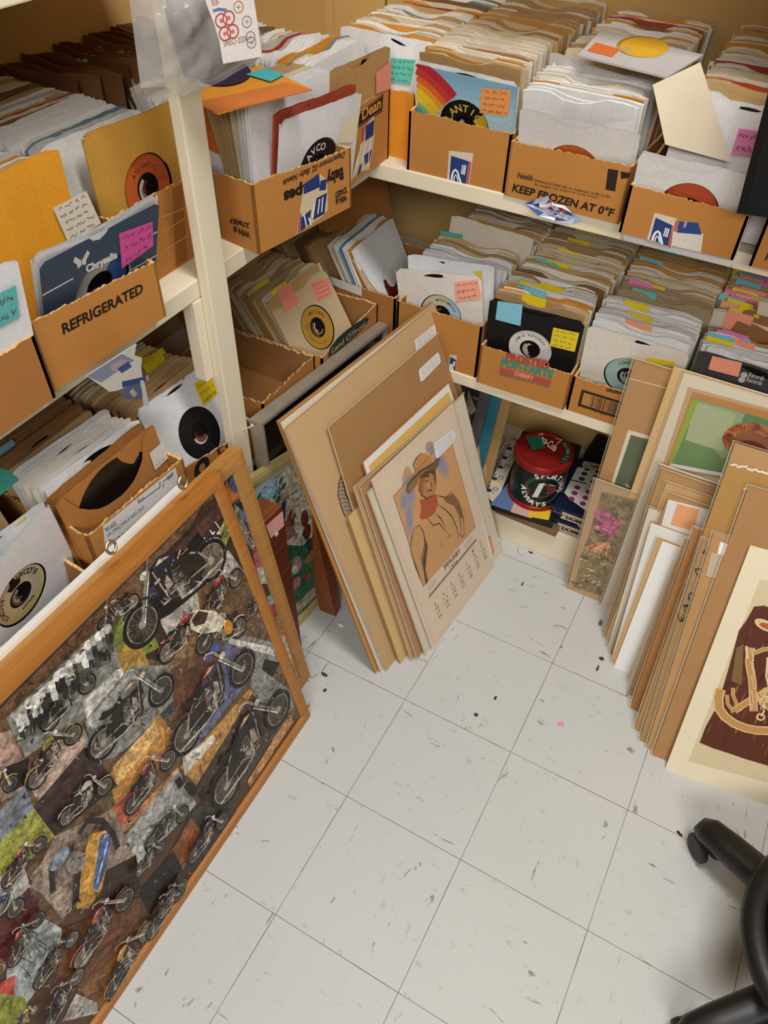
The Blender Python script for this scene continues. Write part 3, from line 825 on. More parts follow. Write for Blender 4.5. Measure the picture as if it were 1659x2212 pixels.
b, p = carton('cardboard box with a barcode and green lettering on the middle shelf', (.102, 1.278), 0, .255, .34, Z, .106)
A = Art(p)
A.text('GREEN GIANT', (1308, 844), (1384, 863), 0, '#241a14', px=True, bold=.04, tl=(1310, 838))
def bar_box(A):
    q = [(1257, 841), (1372, 876), (1362, 912), (1248, 876)]
    tl, tr, br, bl = [Vector(x) for x in q]
    P = lambda u, v: tuple(tl.lerp(tr, u).lerp(bl.lerp(br, u), v))
    A.poly([P(0, 0), P(1, 0), P(1, 1), P(0, 1)], '#2a1e16', px=True); A.poly([P(.05, .14), P(.95, .14), P(.95, .86), P(.05, .86)], '#b07c44', px=True)
    R = random.Random(3); u = .2
    while u < .93:
        w = R.choice([.006, .006, .012, .018]); A.poly([P(u, .16), P(u + w, .16), P(u + w, .84), P(u, .84)], '#2a1e16', px=True); u += w + R.choice([.007, .011, .016])
bar_box(A); A.text('1 00 7056', (1284, 891), (1352, 909), 0, '#3a2c20', px=True, bold=.0, tl=(1286, 885)); A.build('printed_lettering', b)
single('cream sleeve with a pale green label in the barcode box', (.226, 1.335, Z + .004), 0, -8, 0, '#dfd9cd', seed=16, lab=ringlabel('#9dbcae', '#cfc9a8', [('LONDON', .043, 100, .008, False)], '#2a3a34', split=(-60, 20)), notch=(0, .09, .011),
       notes=[([(1399, 768), (1460, 778), (1460, 788), (1397, 780)], '#e6c822', 0)])
row(.226, 1.342, 0, .10, Z + .008, 28, 'white', 'pale sleeve right behind the front one in the barcode box', 'pale sleeves in the barcode box', -5, 23, fan=10, notes=.1)
row(.232, 1.45, 0, .43, Z + .012, 76, 'old', 'old tan sleeve further back behind the barcode box', 'old sleeves behind the barcode box', 9, 24, notes=.16, nx=(-.11, -.06))

b, p = carton('cardboard box behind the leaning prints at the right of the middle shelf', (.36, 1.285), 0, .255, .34, Z, .09)
dk, dp = single('dark grey company sleeve with a salmon note behind the leaning prints', (.487, 1.300, Z + .004), 0, 6, 0, '#3e3c3a', seed=17, hole=False, notch=(.03, .12, .02),
       notes=[([(1540, 766), (1604, 781), (1596, 812), (1531, 795)], '#ee9c80', 0)])
A = Art(dp, .006)
for u, v in ((1608, 808), (1603, 818)):
    A.ell((u, v), .0075, .0075, '#b8b4ac', px=True); A.text('Records', (u + 9, v + 3), (u + 42, v + 12), .011, '#b8b4ac', px=True, bold=.02)
A.build('sleeve_print', dk)
root, pb = single('brown paper sleeve with a white tag leaning back in the far right row', (.50, 1.43, Z + .03), -2, 22, 10, '#8a5a2e', seed=18, notch=(-.06, .09, .02), lab=ringlabel('#c8922e'), notes=[([(1640, 650), (1668, 655), (1660, 684), (1634, 678)], '#cbb9a4', 0)])
row(.485, 1.308, 0, .10, Z + .008, 16, 'white', 'paper sleeve behind the dark grey company sleeve', 'sleeves in the far right middle row', 8, 25, notes=.3, nx=(-.12, -.06))
row(.475, 1.47, 0, .42, Z + .014, 70, 'old', 'old sleeve in the back of the far right middle row', 'old sleeves in the far right middle row', 9, 26, notes=.5, nx=(-.12, -.07))
# ------------------------------------------------------------------ left-hand shelves, upper
Z = Z2
b, p = carton('baby wipes carton printed upside down, on the upper shelf beside the post', (-.457, .762), 80.7, .285, .32, Z, .126, hl=.138, hr=.124, m=KRAFT)
A = Art(p)
INKB = '#241812'
A.text('Department 02, Baby Needs', (745, 327), (612, 389), 0, INKB, px=True, bold=.02, tl=(742, 340))
A.text('Baby', (740, 362), (704, 378), 0, INKB, px=True, bold=.05, tl=(742, 385))
A.text('Wipes', (690, 388), (612, 416), 0, INKB, px=True, bold=.05, tl=(690, 412))
A.text('276057', (748, 404), (722, 416), 0, INKB, px=True, bold=.04, tl=(750, 415))
A.text('WIN #', (748, 420), (724, 430), 0, INKB, px=True, bold=.04, tl=(750, 432))
A.poly([(655, 404), (690, 375), (706, 388), (708, 452), (696, 468), (640, 504)], '#cbb798', px=True)
for q in ([(656, 398), (689, 374), (691, 404), (655, 420)], [(692, 390), (706, 386), (703, 410), (689, 412)], [(650, 470), (672, 452), (668, 484), (648, 500)], [(683, 428), (706, 416), (700, 462), (676, 476)]):
    A.poly(q, '#22346c', px=True)
A.poly([(647, 462), (651, 460), (647, 500), (642, 502)], '#b04a44', px=True)
for q in ([(656, 462), (662, 490)], [(690, 430), (686, 462)], [(697, 426), (694, 458)], [(678, 440), (674, 470)], [(666, 470), (672, 486)]): A.line([q[0], q[1]], .0035, '#e6e3de', px=True)
A.build('printed_lettering', b)
ps = Plane((-.457, .762, Z), 80.7 - 90); pside = Plane((-.457, .762, Z), -8.3)
A = Art(pside); A.text('276057', (539, 483), (496, 470), 0, INKB, px=True, bold=.04, tl=(538, 493)); A.text('WIN #', (540, 502), (504, 489), 0, INKB, px=True, bold=.04, tl=(541, 515)); A.build('side_lettering', b)
P = Plane((-.457, .762, Z), 80.7)
def on(P, a, d, up=0): return P.at(a, up, -d)
single('white sleeve with a dark centre label in the baby wipes carton', Vector((-.478, .990, Z - .028)), 81.7, -8, 1.5, '#dcdad8', seed=31, lab=ringlabel('#2c1c1e', '#2c1c1e', [('AVCO', .041, 105, .014, False)], '#e6dede'), notch=(0, .075, .006), bow=.004,
       notes=[([(737, 256), (772, 238), (757, 305), (722, 306)], '#dccfae', 0)])
single('red paper sleeve just behind the white one in the baby wipes carton', Vector((-.492, .995, Z - .016)), 81.7, -8, 1, '#a84a34', hole=False, seed=32)
single('orange paper sleeve leaning low in the baby wipes carton', on(P, .12, .135, .0), 80.7, 20, -4, '#d2702a', hole=False, seed=33, notch=(-.1, .03, .03))
o_ = on(P, .175, .065, .008); row(o_.x, o_.y, 81.5, .05, Z + .01, 9, 'mix', 'sleeve near the front of the baby wipes carton', 'front sleeves in the baby wipes carton', -4, 34, fan=18)
o_ = on(P, .135, .125, .008); row(o_.x, o_.y, 80.7, .16, Z + .006, 16, 'white', 'white sleeve fanned back in the baby wipes carton', 'fanned sleeves in the baby wipes carton', 22, 35, fan=6)
row(-.80, .98, 87, .2, Z + .004, 28, 'mix', 'sleeve at the very back behind the baby wipes carton', 'sleeves behind the baby wipes carton', 10, 36)
# orange sleeve lying on top
root = empty('sleeved_record', (-.60, .87, Z + .28)); tag(root, 'orange sleeve with a teal note lying on top of the baby wipes carton', 'record')
fp = Plane((-.60, .87, Z + .285), 75, 85, -3)
mb = MB(); slab(mb, [fp.hit(*u) for u in [(400, 208), (470, 245), (668, 190), (560, 140)]], fp.n, .003); mb.build('paper_sleeve', mat('orange paper', '#c88428', .75, .08, 20, .1), root)
mb = MB(); slab(mb, [fp.at(*fp.ab(*u), .0005) for u in [(420, 222), (470, 244), (674, 194), (620, 178)]], fp.n, .002); mb.build('sleeve_fold', mat('orange fold', '#b86a30', .75, .08, 20, .1), root)
A = Art(fp, .003); A.ell((478, 160), .055, .055, '#1e1c3a', px=True); A.poly([(532, 164), (570, 150), (616, 164), (585, 180)], '#3ea4a8', px=True); A.build('sticky_note', root)

b, p = carton('sausage carton with a dark brand panel, upper shelf near the corner', (-.470, 1.052), 90, .268, .33, Z, .155, hl=.158, hr=.155)
A = Art(p)
q = [(768, 246), (827, 203), (825, 240), (769, 278)]
A.poly([(752, 262), (828, 202), (825, 241), (750, 292)], '#221812', px=True)
A.line([(754, 264), (826, 206), (823, 239), (752, 288)], .0016, '#b07c40', px=True)
A.text('Jimmy Dean', (722, 300), (822, 232), 0, '#c98f4c', px=True, bold=.03, tl=(722, 276))
A.poly([(795, 262), (808, 250), (808, 300), (797, 366), (775, 372), (758, 390), (770, 345), (782, 305)], '#c6b59c', px=True)
for q in ([(790, 272), (808, 258), (806, 292), (788, 305)], [(786, 336), (803, 322), (798, 348), (788, 356)], [(776, 358), (782, 352), (778, 372), (770, 380)]): A.poly(q, '#22346c', px=True)
A.poly([(781, 276), (786, 272), (785, 304), (781, 306)], '#a8483e', px=True)
for q in ([(780, 310), (770, 360)], [(790, 306), (780, 350)], [(800, 300), (794, 360)], [(775, 330), (765, 375)]): A.line(q, .0035, '#e6e2da', px=True)
A.build('printed_lettering', b)
single('tan sleeve with a pink note in the sausage carton', (-.486, 1.178, Z + .006), 90, -4, 2.5, '#b98f58', hole=False, seed=41, notch=(-.02, .09, .014), notes=[([(807, 155), (841, 129), (839, 190), (807, 202)], '#e8927c', 0)])
row(-.494, 1.185, 90, .10, Z + .01, 16, 'mix', 'sleeve near the front of the sausage carton', 'front sleeves in the sausage carton', 7, 42, fan=4)
row(-.60, 1.175, 90, .38, Z + .006, 60, 'mix', 'sleeve further back behind the sausage carton', 'sleeves behind the sausage carton', 12, 43)

# left of the post
b, p = carton('taped cardboard box set back behind the post on the upper shelf', (-.560, .498), 90, .275, .30, Z, .150, hl=.152, hr=.148, m=KRAFT)
A = Art(p, .0008)
A.poly([(372, 408), (392, 396), (404, 560), (380, 575)], '#96602c', px=True)
for q in ([(352, 500), (402, 470)], [(356, 540), (406, 508)], [(348, 470), (400, 448)]): A.line(q, .0016, '#d8a868', px=True)
A.build('packing_tape', b)
single('mustard kraft sleeve with an orange label behind the post on the upper shelf', (-.598, .64, Z + .02), 90, 2, 2, '#c59440', seed=44, lab=ringlabel('#c8622c', '#b5542c', [('ATLANTIC', .04, 90, .008, False)], '#5a2a1a', split=(0, 120)), notch=(0, .001, 0), bow=.004)
row(-.61, .59, 90, .40, Z + .012, 58, 'mix', 'sleeve behind the mustard kraft one on the upper left shelf', 'sleeves behind the mustard sleeve', 10, 45)
for k in range(16):
    PACK.append(dict(c=Vector((-.93 + (k % 3) * .02, .70 + k * .028, Z + .02)), yaw=8 + (k % 3) * 4, lean=4, roll=(k % 4) - 2, col=['#6b4a2c', '#8a6238', '#7c5632', '#8a4a28'][k % 4], label='dark brown old sleeve at the back of the upper left shelf', group='dark sleeves at the back of the upper left shelf', note=None, sh=k % 3, w=SW))

b, p = carton('cardboard box printed REFRIGERATED on the upper left shelf', (-.474, .233), 88.5, .262, .31, Z, .118, hl=.122, hr=.104, m=KRAFT)
A = Art(p); A.text('REFRIGERATED', (136, 722), (309, 631), 0, INKB, px=True, bold=.03, tl=(132, 701))
A.build('printed_lettering', b)
def chry(A):
    c = '#3d4c60'
    w, h = SW, SW; zc = h / 2; N = 24
    for sgn in (1, -1):   # navy face with the round cut-out
        pts = [(sgn * .0, zc + .0607)]
        pts = [(0.0605 * sgn * sin(pi * i / N), zc + .0605 * cos(pi * i / N)) for i in range(N + 1)]
        A.poly(pts + [(0, .004), (sgn * .119, .004), (sgn * .119, .228), (sgn * .108, .236), (0, .236)], c)
    for z in (.176, .126, .076, .04):
        for x0, x1 in ((-.118, -.06), (.06, .118)): A.poly([(x0, z), (x1, z), (x1, z + .0028), (x0, z + .0028)], '#d8dadc')
    A.text('Chrysalis', (178, 582), (245, 549), 0, '#e4e2dc', px=True, bold=.045, tl=(175, 568))
    for s_ in (1, -1):
        m_ = A.pl.ab(167, 556); A.poly([(m_[0], m_[1]), (m_[0] + s_ * .012, m_[1] + .014), (m_[0] + s_ * .016, m_[1] + .006), (m_[0] + s_ * .009, m_[1] - .003), (m_[0] + s_ * .008, m_[1] - .012), (m_[0], m_[1] - .008)], '#dcd8d0')
    A.line([(m_[0], m_[1] - .012), (m_[0], m_[1] + .006)], .0016, '#6a6a70')
cr, cp = single('navy company sleeve with a pink note in the REFRIGERATED box', (-.540, .402, Z - .018), 86, -19, -1, '#e2e2e2', seed=46, lab=ringlabel('#3f63a0', '#b8bcc2', split=(60, 250)), notch=(.0, .12, .008), art=chry, bow=.006,
       notes=[([(247, 497), (320, 471), (322, 524), (254, 573)], '#e05aa8', 3)])
single('bright orange sleeve with a white note behind the navy company sleeve', (-.572, .302, Z + .02), 89, -2, 0, '#e0992a', hole=False, seed=47, notch=(-.04, .07, .006), w=.27, h=.27, notes=[([(108, 447), (180, 410), (212, 480), (141, 522)], '#d6cdbd', 5)])
row(-.57, .345, 90, .38, Z + .008, 62, 'white', 'white sleeve in the row behind the REFRIGERATED box', 'sleeves behind the REFRIGERATED box', 11, 48)
b, p = carton('scuffed cardboard box at the far left of the upper shelf', (-.462, -.035), 90, .262, .31, Z, .112, hl=.115, hr=.112, m=KRAFT2)
single('white sleeve with a teal note at the far left of the upper shelf', (-.492, .104, Z - .006), 87, -8, 2, '#dfe0e2', hole=False, seed=49, notes=[([(-30, 640), (26, 612), (36, 680), (-30, 715)], '#5fb0b0', 2)])
row(-.50, .09, 90, .46, Z + .006, 60, 'mix', 'sleeve in the far left row of the upper shelf', 'sleeves in the far left upper row', 11, 50)
A = Art(p); A.poly([(0, 0)] * 3, '#000') if 0 else None

# hanging torn mailing tape under the REFRIGERATED box
mb_pts = [(186, 808), (215, 780), (262, 760), (290, 740), (292, 770), (308, 776), (300, 800), (322, 828), (318, 876), (285, 868), (258, 845), (232, 848)]
tp = Plane((-.455, .40, Z - .05), 96, -12)
root = empty('torn_mailing_tape', tp.hit(240, 800)); tag(root, 'torn blue and white mailing tape dangling from the upper left shelf', 'tape')
A = Art(tp, 0); A.poly([(186, 812), (262, 762), (294, 742), (290, 768), (306, 772), (304, 796), (308, 820), (262, 842), (236, 846), (222, 836)], '#dcdad2', px=True)
A.poly([(186, 812), (262, 764), (290, 778), (250, 804), (218, 826)], '#8d93ae', px=True); A.poly([(238, 790), (262, 775), (280, 782), (252, 802), (240, 800)], '#b9a6ae', px=True)
A.poly([(252, 796), (276, 780), (284, 792), (262, 806)], '#40568e', px=True); A.line([(262, 796), (266, 784), (272, 792), (277, 780)], .003, '#e6e6e6', px=True)
A.poly([(262, 824), (316, 812), (316, 822), (264, 838)], '#2f4f8c', px=True); A.poly([(314, 812), (320, 811), (321, 820), (315, 823)], '#d98a86', px=True)
for u in (262, 282, 300): A.line([(u, 812), (u - 4, 826), (u - 2, 842)], .005, '#e4e2dc', px=True)
A.poly([(256, 842), (300, 826), (308, 850), (306, 862), (268, 862)], '#5a6a86', px=True); A.poly([(302, 820), (310, 822), (322, 876), (310, 876)], '#d8d6d0', px=True)
A.poly([(278, 846), (286, 838), (296, 850), (288, 858)], '#b8b8b4', px=True)
o = A.build('paper_strip', root)
md = o.modifiers.new('thickness', 'SOLIDIFY'); md.thickness = .0006

# ------------------------------------------------------------------ left-hand shelves, middle
Z = Z1
b, p = carton('empty torn cardboard box on the middle shelf right of the post', (-.500, .772), 90, .228, .30, Z, .118, hl=.12, hr=.122, torn=.008, m=KRAFT)
mb = MB(); mb.lathe((-.515, .86, Z + .006), [(.001, 0), (.006, .002), (.006, .006), (.001, .008)], 8); o = mb.build('paper_crumb', WHITEP); tag(o, 'tiny white crumb inside the empty cardboard box', 'crumb')
b, p = carton('cardboard box with a dark green oval brand mark on the middle shelf', (-.478, 1.002), 90, .290, .34, Z, .118, hl=.122, hr=.13, m=KRAFT)
A = Art(p)
c0 = p.ab(733, 731); 
pts = [(708, 770), (703, 772), (712, 748), (740, 717), (770, 696), (788, 688), (797, 686), (793, 697), (770, 723), (740, 748), (722, 763)]
A.poly([(707, 772), (712, 752), (728, 731), (748, 713), (772, 696), (792, 685), (797, 688), (790, 704), (770, 724), (748, 743), (725, 762)], '#1f3a34', px=True)
A.text("Land O'Frost", (716, 764), (790, 703), 0, '#a08858', px=True, bold=.03, tl=(716, 752)); A.build('printed_lettering', b)
gold = ringlabel('#b98a35', '#b98a35', [('MOTOWN', .042, 60, .009, False), ('RSO RECORDS INC', .042, 215, .006, False), ('STEREO', .035, 160, .005, False)], '#6a4a18', inner='#555')
single('tan sleeve with two pink notes and a gold label in the oval-marked box', (-.508, 1.122, Z + .006), 86, 33, 3, '#c8b08a', seed=51, lab=gold, notch=(0, .085, .016), bow=.0,
       notes=[([(592, 621), (627, 612), (643, 654), (615, 677)], '#ef8f78', 0), ([(669, 613), (705, 601), (716, 636), (683, 654)], '#ef8f78', 4)])
o2 = Vector((-.515, 1.075, Z + .01))
row(-.52, 1.135, 88, .10, Z + .01, 14, 'old', 'tan sleeve leaning right behind the gold-labelled one', 'sleeves behind the gold-labelled sleeve', 30, 52, notes=.15, nx=(-.1, -.04), fan=6)
row(-.63, 1.142, 90, .30, Z + .006, 40, 'brown', 'brown sleeve leaning back in the oval-marked row', 'brown sleeves in the oval-marked row', 32, 53)
# corner box: rows of sleeves leaning along the corner
b, p = carton('brown cardboard box filling the inner corner of the middle shelf', (-.428, 1.302), 90, .30, .42, Z, .155, m=KRAFT2)
A = Art(Plane((-.84, 1.300, Z), 0), .001); A.poly([(712, 596), (782, 622), (782, 640), (716, 614)], '#c9c2b6', px=True); A.build('white_tape', b)
single('white and tan sleeve with a dark red label leaning in the inner corner box', (-.462, 1.458, Z + .01), 92, 31, 0, '#c5ad90', seed=54, lab=ringlabel('#5c1a18', '#4a1414', split=(0, 100)), notch=(-.03, .085, .02),
       notes=[([(769, 566), (798, 538), (828, 570), (822, 596), (828, 622), (836, 640), (812, 632), (792, 606)], '#dedddc', 0)])
row(-.475, 1.45, 90, .08, Z + .02, 8, 'mix', 'sleeve right behind the red-labelled one in the inner corner', 'front sleeves in the inner corner box', 26, 55)
row(-.58, 1.42, 82, .30, Z + .01, 40, 'brown', 'brown sleeve leaning in the inner corner box', 'brown sleeves in the inner corner box', 30, 56)
single('tall tan sleeve with a green sticker standing in the inner corner', (-.66, 1.52, Z + .14), 62, 12, -6, '#a86c34', hole=False, seed=57, notch=(-.05, .09, .03), notes=[([(775, 486), (784, 478), (786, 500), (778, 518), (772, 512)], '#2e8a70', 0)])

# left of the post: box with the white sleeve and black label
b, p = carton('cardboard box with a drawn record and handwriting, beside the post', (-.492, .468), 90, .275, .34, Z, .115, hl=.150, hr=.085, m=KRAFT)
A = Art(p)
A.ell((436, 1010), .026, .026, '#1b1512', px=True); A.ell((436, 1010), .0105, .0105, '#b07c44', px=True)
A.text('to Ji.', (466, 988), (560, 916), .028, '#2a1c14', px=True, bold=.0); A.build('marker_writing', b)
single('white sleeve with a plain black label and yellow note, left of the post', (-.508, .606, Z + .009), 90, 27, 4, '#e2e2e4', seed=58, lab=ringlabel('#141414', '#1a1a1a'), notch=(-.01, .085, .012), bow=.0,
       notes=[([(417, 830), (455, 807), (468, 851), (438, 878)], '#dfc41a', 3)])
row(-.52, .60, 90, .06, Z + .012, 12, 'brown', 'brown sleeve right behind the plain black label', 'front sleeves left of the post', 28, 59)
row(-.60, .595, 90, .34, Z + .008, 48, 'old', 'old sleeve further back in the row left of the post', 'old sleeves left of the post', 26, 60, fan=-10, notes=.3, nx=(-.06, .06))
single('dark sleeve with a maroon label at the back of the row left of the post', (-.80, .62, Z + .09), 80, 8, 0, '#6a4a32', seed=61, lab=ringlabel('#6a2a24', '#8a3a30'))

# shipping-label box
vx = -.455
b, p = carton('cardboard box with a large white shipping label on the middle left shelf', (vx, .185), 88, .255, .33, Z, .225, hl=.235, hr=.228, m=KRAFT, torn=.006)
A = Art(p)
A.poly([(222, 1136), (378, 1009), (400, 1086), (232, 1240)], '#cfcdca', px=True)
A.text('981602', (228, 1151), (252, 1133), 0, '#222', px=True, bold=.01, tl=(225, 1142))
A.text('VPK STRNG SWRL 8 18/833 ORGC', (232, 1162), (312, 1098), 0, '#2a2a2a', px=True, bold=.01, tl=(230, 1155))
A.text('From 06 Aug 2014   To 23 Dec 2014', (238, 1176), (330, 1106), .006, '#2a2a2a', px=True, bold=.01)
A.text('Fri', (299, 1089), (311, 1079), .011, '#333', px=True)
A.text('8.67', (362, 1038), (375, 1027), .010, '#222', px=True, bold=.02)
for q in ([(240, 1184), (300, 1136)], [(240, 1191), (290, 1152)], [(330, 1098), (362, 1072)], [(243, 1196), (270, 1175)], [(300, 1085), (345, 1052)], [(345, 1052), (345, 1040)], [(352, 1052), (352, 1040), (372, 1024)]): A.line(q, .0022, '#3a3a3a', px=True)
A.build('shipping_label', b)
# brown die-cut inner with the record showing
P = Plane((vx, .185, Z), 88)
root, pl = single('bare black record in a brown card holder inside the shipping-label box', on(P, .128, .03, .055), 88, 5, -2, '#a8713a', hole=False, seed=62, notch=(-.005, .19, .085), bow=.003, w=.25)
A = Art(pl, .007); A.poly([(317, 977), (346, 952), (360, 985), (330, 1014)], '#cfc8c0', px=True); A.text('A-9 12', (332, 1006), (350, 990), .004, '#444', px=True); A.build('white_sticker', root)
mb = MB(); slab(mb, [P.at(a, z, -.045) for a, z in ((.02, .08), (.235, .08), (.232, .312), (.14, .30), (.06, .27))][:4], P.n, .002)
single('brown card sleeve standing just behind the bare record', on(P, .120, .042, .06), 88, 6, -3, '#9c6834', hole=False, seed=63, notch=(0, .001, 0), bow=.0)
o_ = on(P, .125, .055, .05); row(o_.x, o_.y, 88, .09, o_.z, 12, 'white', 'white sleeve behind the bare black record', 'white sleeves in the shipping-label box', 8, 64, notes=.12, nx=(-.09, .05))
o_ = on(P, .128, .15, .03); row(o_.x, o_.y, 90, .36, o_.z, 40, 'brown', 'brown sleeve in the back of the shipping-label row', 'brown sleeves in the shipping-label row', 16, 65, notes=.2, nx=(-.12, -.05))
# low box at the left with the sun-coloured label
b, p = carton('dark-edged cardboard box at the lower left behind the white frame', (-.455, -.115), 88, .275, .33, Z, .17, hl=.172, hr=.168, m=KRAFT2)
def bud(a, c):
    a.ring(c, .0255, .0575, '#c9b98c', 40); a.ring(c, .04, .0575, '#d0a98a', 20, a0=100, a1=230); a.ring(c, .03, .05, '#b9b49a', 20, a0=-80, a1=60); a.ring(c, .045, .0575, '#c4b26a', 20, a0=200, a1=320)
    a.arctext('BUDDAH', c, .046, 45, .011, '#2a2420', spread=70, flip=True); a.arctext('RECORDS', c, .046, 170, .009, '#2a2420', spread=76, flip=True)
    a.poly([(-.012, c[1] + .028), (-.018, c[1] + .040), (-.010, c[1] + .043), (-.006, c[1] + .052), (.004, c[1] + .053), (.007, c[1] + .043), (.016, c[1] + .040), (.011, c[1] + .028)], '#1a1614')
    a.ell((-.001, c[1] + .055), .006, .006, '#1a1614'); a.text('onus', (-.012, c[1] - .038), (.02, c[1] - .038), .008, '#222', bold=.03)
single('white sleeve with a multicoloured label at the lower left', (-.512, .068, Z + .072), 95, -8, -8, '#e4e5e8', seed=66, lab=bud, notch=(0, .001, 0), bow=.003, notes=[([(30, 1128), (50, 1112), (52, 1117), (24, 1137)], '#e0c23a', 0)])
single('white sleeve edge peeking out behind the multicoloured label', (-.525, .03, Z + .08), 90, -4, 3, '#dcdcdc', hole=False, seed=67)
row(-.55, .02, 90, .37, Z + .04, 44, 'brown', 'sleeve in the far left row of the middle shelf', 'sleeves in the far left middle row', 15, 68, notes=.1)
g = Plane((-.50, .06, .92), 75, 30); mb = MB(); slab(mb, [g.hit(*u) for u in [(-5, 1075), (42, 1036), (20, 1016), (-5, 1010)]], g.n, .002); o = mb.build('green_card', mat('green card', '#1f6a5c', .7)); tag(o, 'small dark green card at the left edge above the white sleeve', 'card')
emit_pack(290)
# ------------------------------------------------------------------ leaning prints, left stack
POLY = plastic_mat('clear poly sleeve', '#d9c8a8', .05)
HAZE = plastic_mat('hazy poly sleeve', '#d9c8a8', .16)
EDGEF = plastic_mat('sealed film edge', '#e0d4c0', .45, .2)
def filmedge(pl, pts, root):
    mb = MB(); mb.tube([pl.at(v[0], v[1], .0018) for v in pts], .0016, 6); mb.build('sleeve_seam', EDGEF, root)
BEIGE = mat('beige backing board', '#c8ab84', .8, .05, 14, .05)
def quadobj(name, pl, px, t, m, parent=None, em=None, ab=None):
    q = [pl.hit(*u) for u in px] if px else [pl.at(*u) for u in ab]
    mb = MB(); slab(mb, q, pl.n, t, 0, 1 if em else None)
    return mb.build(name, [m, em] if em else m, parent)
def stackprint(label, x, quad, m, t=.006, cat='print', film=None, lean=20.3, yaw=85.7, em=None, grp=None, y=.66):
    """x = where the sheet meets the floor at y; quad px TL TR BR BL"""
    pl = Plane((x, y, 0), yaw, lean)
    q = [pl.ab(*u) for u in quad]
    q[2] = (q[2][0], 0.0); q[3] = (q[3][0], 0.0)
    root = empty('matted_print', pl.at((q[2][0] + q[3][0]) / 2, 0)); tag(root, label, cat, grp)
    mb = MB(); slab(mb, [pl.at(*u) for u in (q[3], q[2], q[1], q[0])], pl.n, t, 0, 1 if em else 0)
    mb.build('backing_board', [m, em or m], root)
    if film:
        mb = MB(); e = .004; f = [(q[3][0] - e, .0), (q[2][0] + e, .0), (q[1][0] + e, q[1][1] + e), (q[0][0] - e, q[0][1] + e)]
        slab(mb, [pl.at(*u, .0012) for u in f], pl.n, .0002); mb.build('clear_sleeve', film, root); filmedge(pl, [f[0], f[3], f[2]], root)
    return root, pl, q
EDGE = mat('board edge', '#a8783f', .8, .2, 60)
stackprint('backmost large board of the left stack with a white sheet edge showing', -.106, [(600.5, 910), (934, 652), (1100, 1190), (810, 1452)], mat('tan board', '#b98a54'), em=EDGE)
stackprint('large white-cored board second from the back of the left stack', -.097, [(606, 913), (930, 660), (1100, 1190), (822, 1452)], mat('warm white core', '#d6cab4'), em=EDGE)
r_, pB, qB = stackprint('large beige sleeved board of the left stack with a paper sticker', -.086, [(616.4, 926), (939, 656.5), (1100, 1180), (837, 1453)], BEIGE, film=POLY, em=EDGE)
A = Art(pB, .002); A.poly([(894, 735), (938, 700), (942, 725), (898, 760)], '#dcd7d0', px=True); A.scrib([(894, 738), (936, 704), (940, 722), (898, 756)], 4, '#777', .001, px=True); A.build('price_sticker', r_)
A = Art(pB, .0015)   # drawn ringed horn at the left
A.poly([(741, 1022), (731, 1040), (729, 1070), (738, 1100), (745, 1116), (765, 1100), (754, 1088), (742, 1060), (740, 1040)], '#a08e78', px=True)
for k in range(9):
    y = 1034 + k * 8.5; x = 731 + (k - 3) ** 2 * .28 + (k > 4) * (k - 4) * 2; A.line([(x - 1, y + 3), (x + 5, y - 1), (x + 10 + k * .5, y + 2)], .0022, '#5c4a3c', px=True)
A.line([(741, 1022), (731, 1040), (729, 1070), (738, 1100), (745, 1116)], .003, '#4a3a30', px=True); A.line([(741, 1040), (745, 1068), (756, 1086), (766, 1099)], .003, '#4a3a30', px=True)
A.build('drawn_horn', r_)
rC, pC, qC = stackprint('brown kraft-backed print with a rounded white sticker in the left stack', -.072, [(710.6, 924.3), (945.6, 722.6), (1098, 1200), (868, 1440)], mat('brown kraft backing', '#a67c4b', .8, .08, 10, .05), film=POLY, em=EDGE)
A = Art(pC, .002)
A.poly([(903, 802), (905, 797), (944, 761), (947, 763), (951, 780), (949, 785), (911, 824), (907, 824)], '#e0dbd4', px=True); A.scrib([(904, 802), (944, 766), (949, 782), (909, 820)], 5, '#888', .0009, px=True, seed=4); A.build('price_sticker', r_ if 0 else rC)
stackprint('narrow beige board with a lifted corner in the left stack', -.066, [(752, 1117), (935, 925), (1080, 1205), (861.2, 1424)], mat('cream board', '#cfae78'), em=EDGE)
rF, pF, qF = stackprint('white print with a mustard border strip in the left stack', -.054, [(785, 998.7), (968.8, 828.4), (1085, 1195), (900, 1392)], WHITEP, em=EDGE)
A = Art(pF, .001); A.poly([(796, 1006), (968, 846), (976, 868), (803, 1027)], '#d8b25c', px=True); A.build('printed_border', rF)
stackprint('clear-sleeved kraft print in the middle of the left stack', -.046, [(765, 1053), (978, 866), (1080, 1200), (884, 1410)], mat('cream board', '#cfae78'), film=HAZE, em=EDGE)
stackprint('kraft board just behind the white sheet of the left stack', -.036, [(777, 1050), (978, 870), (1080, 1204), (897, 1412)], KRAFT, film=HAZE, em=EDGE)
rG, pG, qG = stackprint('white sheet right behind the calendar, its right edge showing with an orange mark', -.024, [(795, 1065), (1001, 851.6), (1083.6, 1194.8), (918.4, 1410)], mat('white board', '#dcdad4', .7, .03), em=EDGE, film=POLY)
A = Art(pG, .002); A.poly([(1051, 1160), (1058, 1157), (1067, 1193), (1061, 1197)], '#e08a58', px=True); A.build('orange_mark', rG)
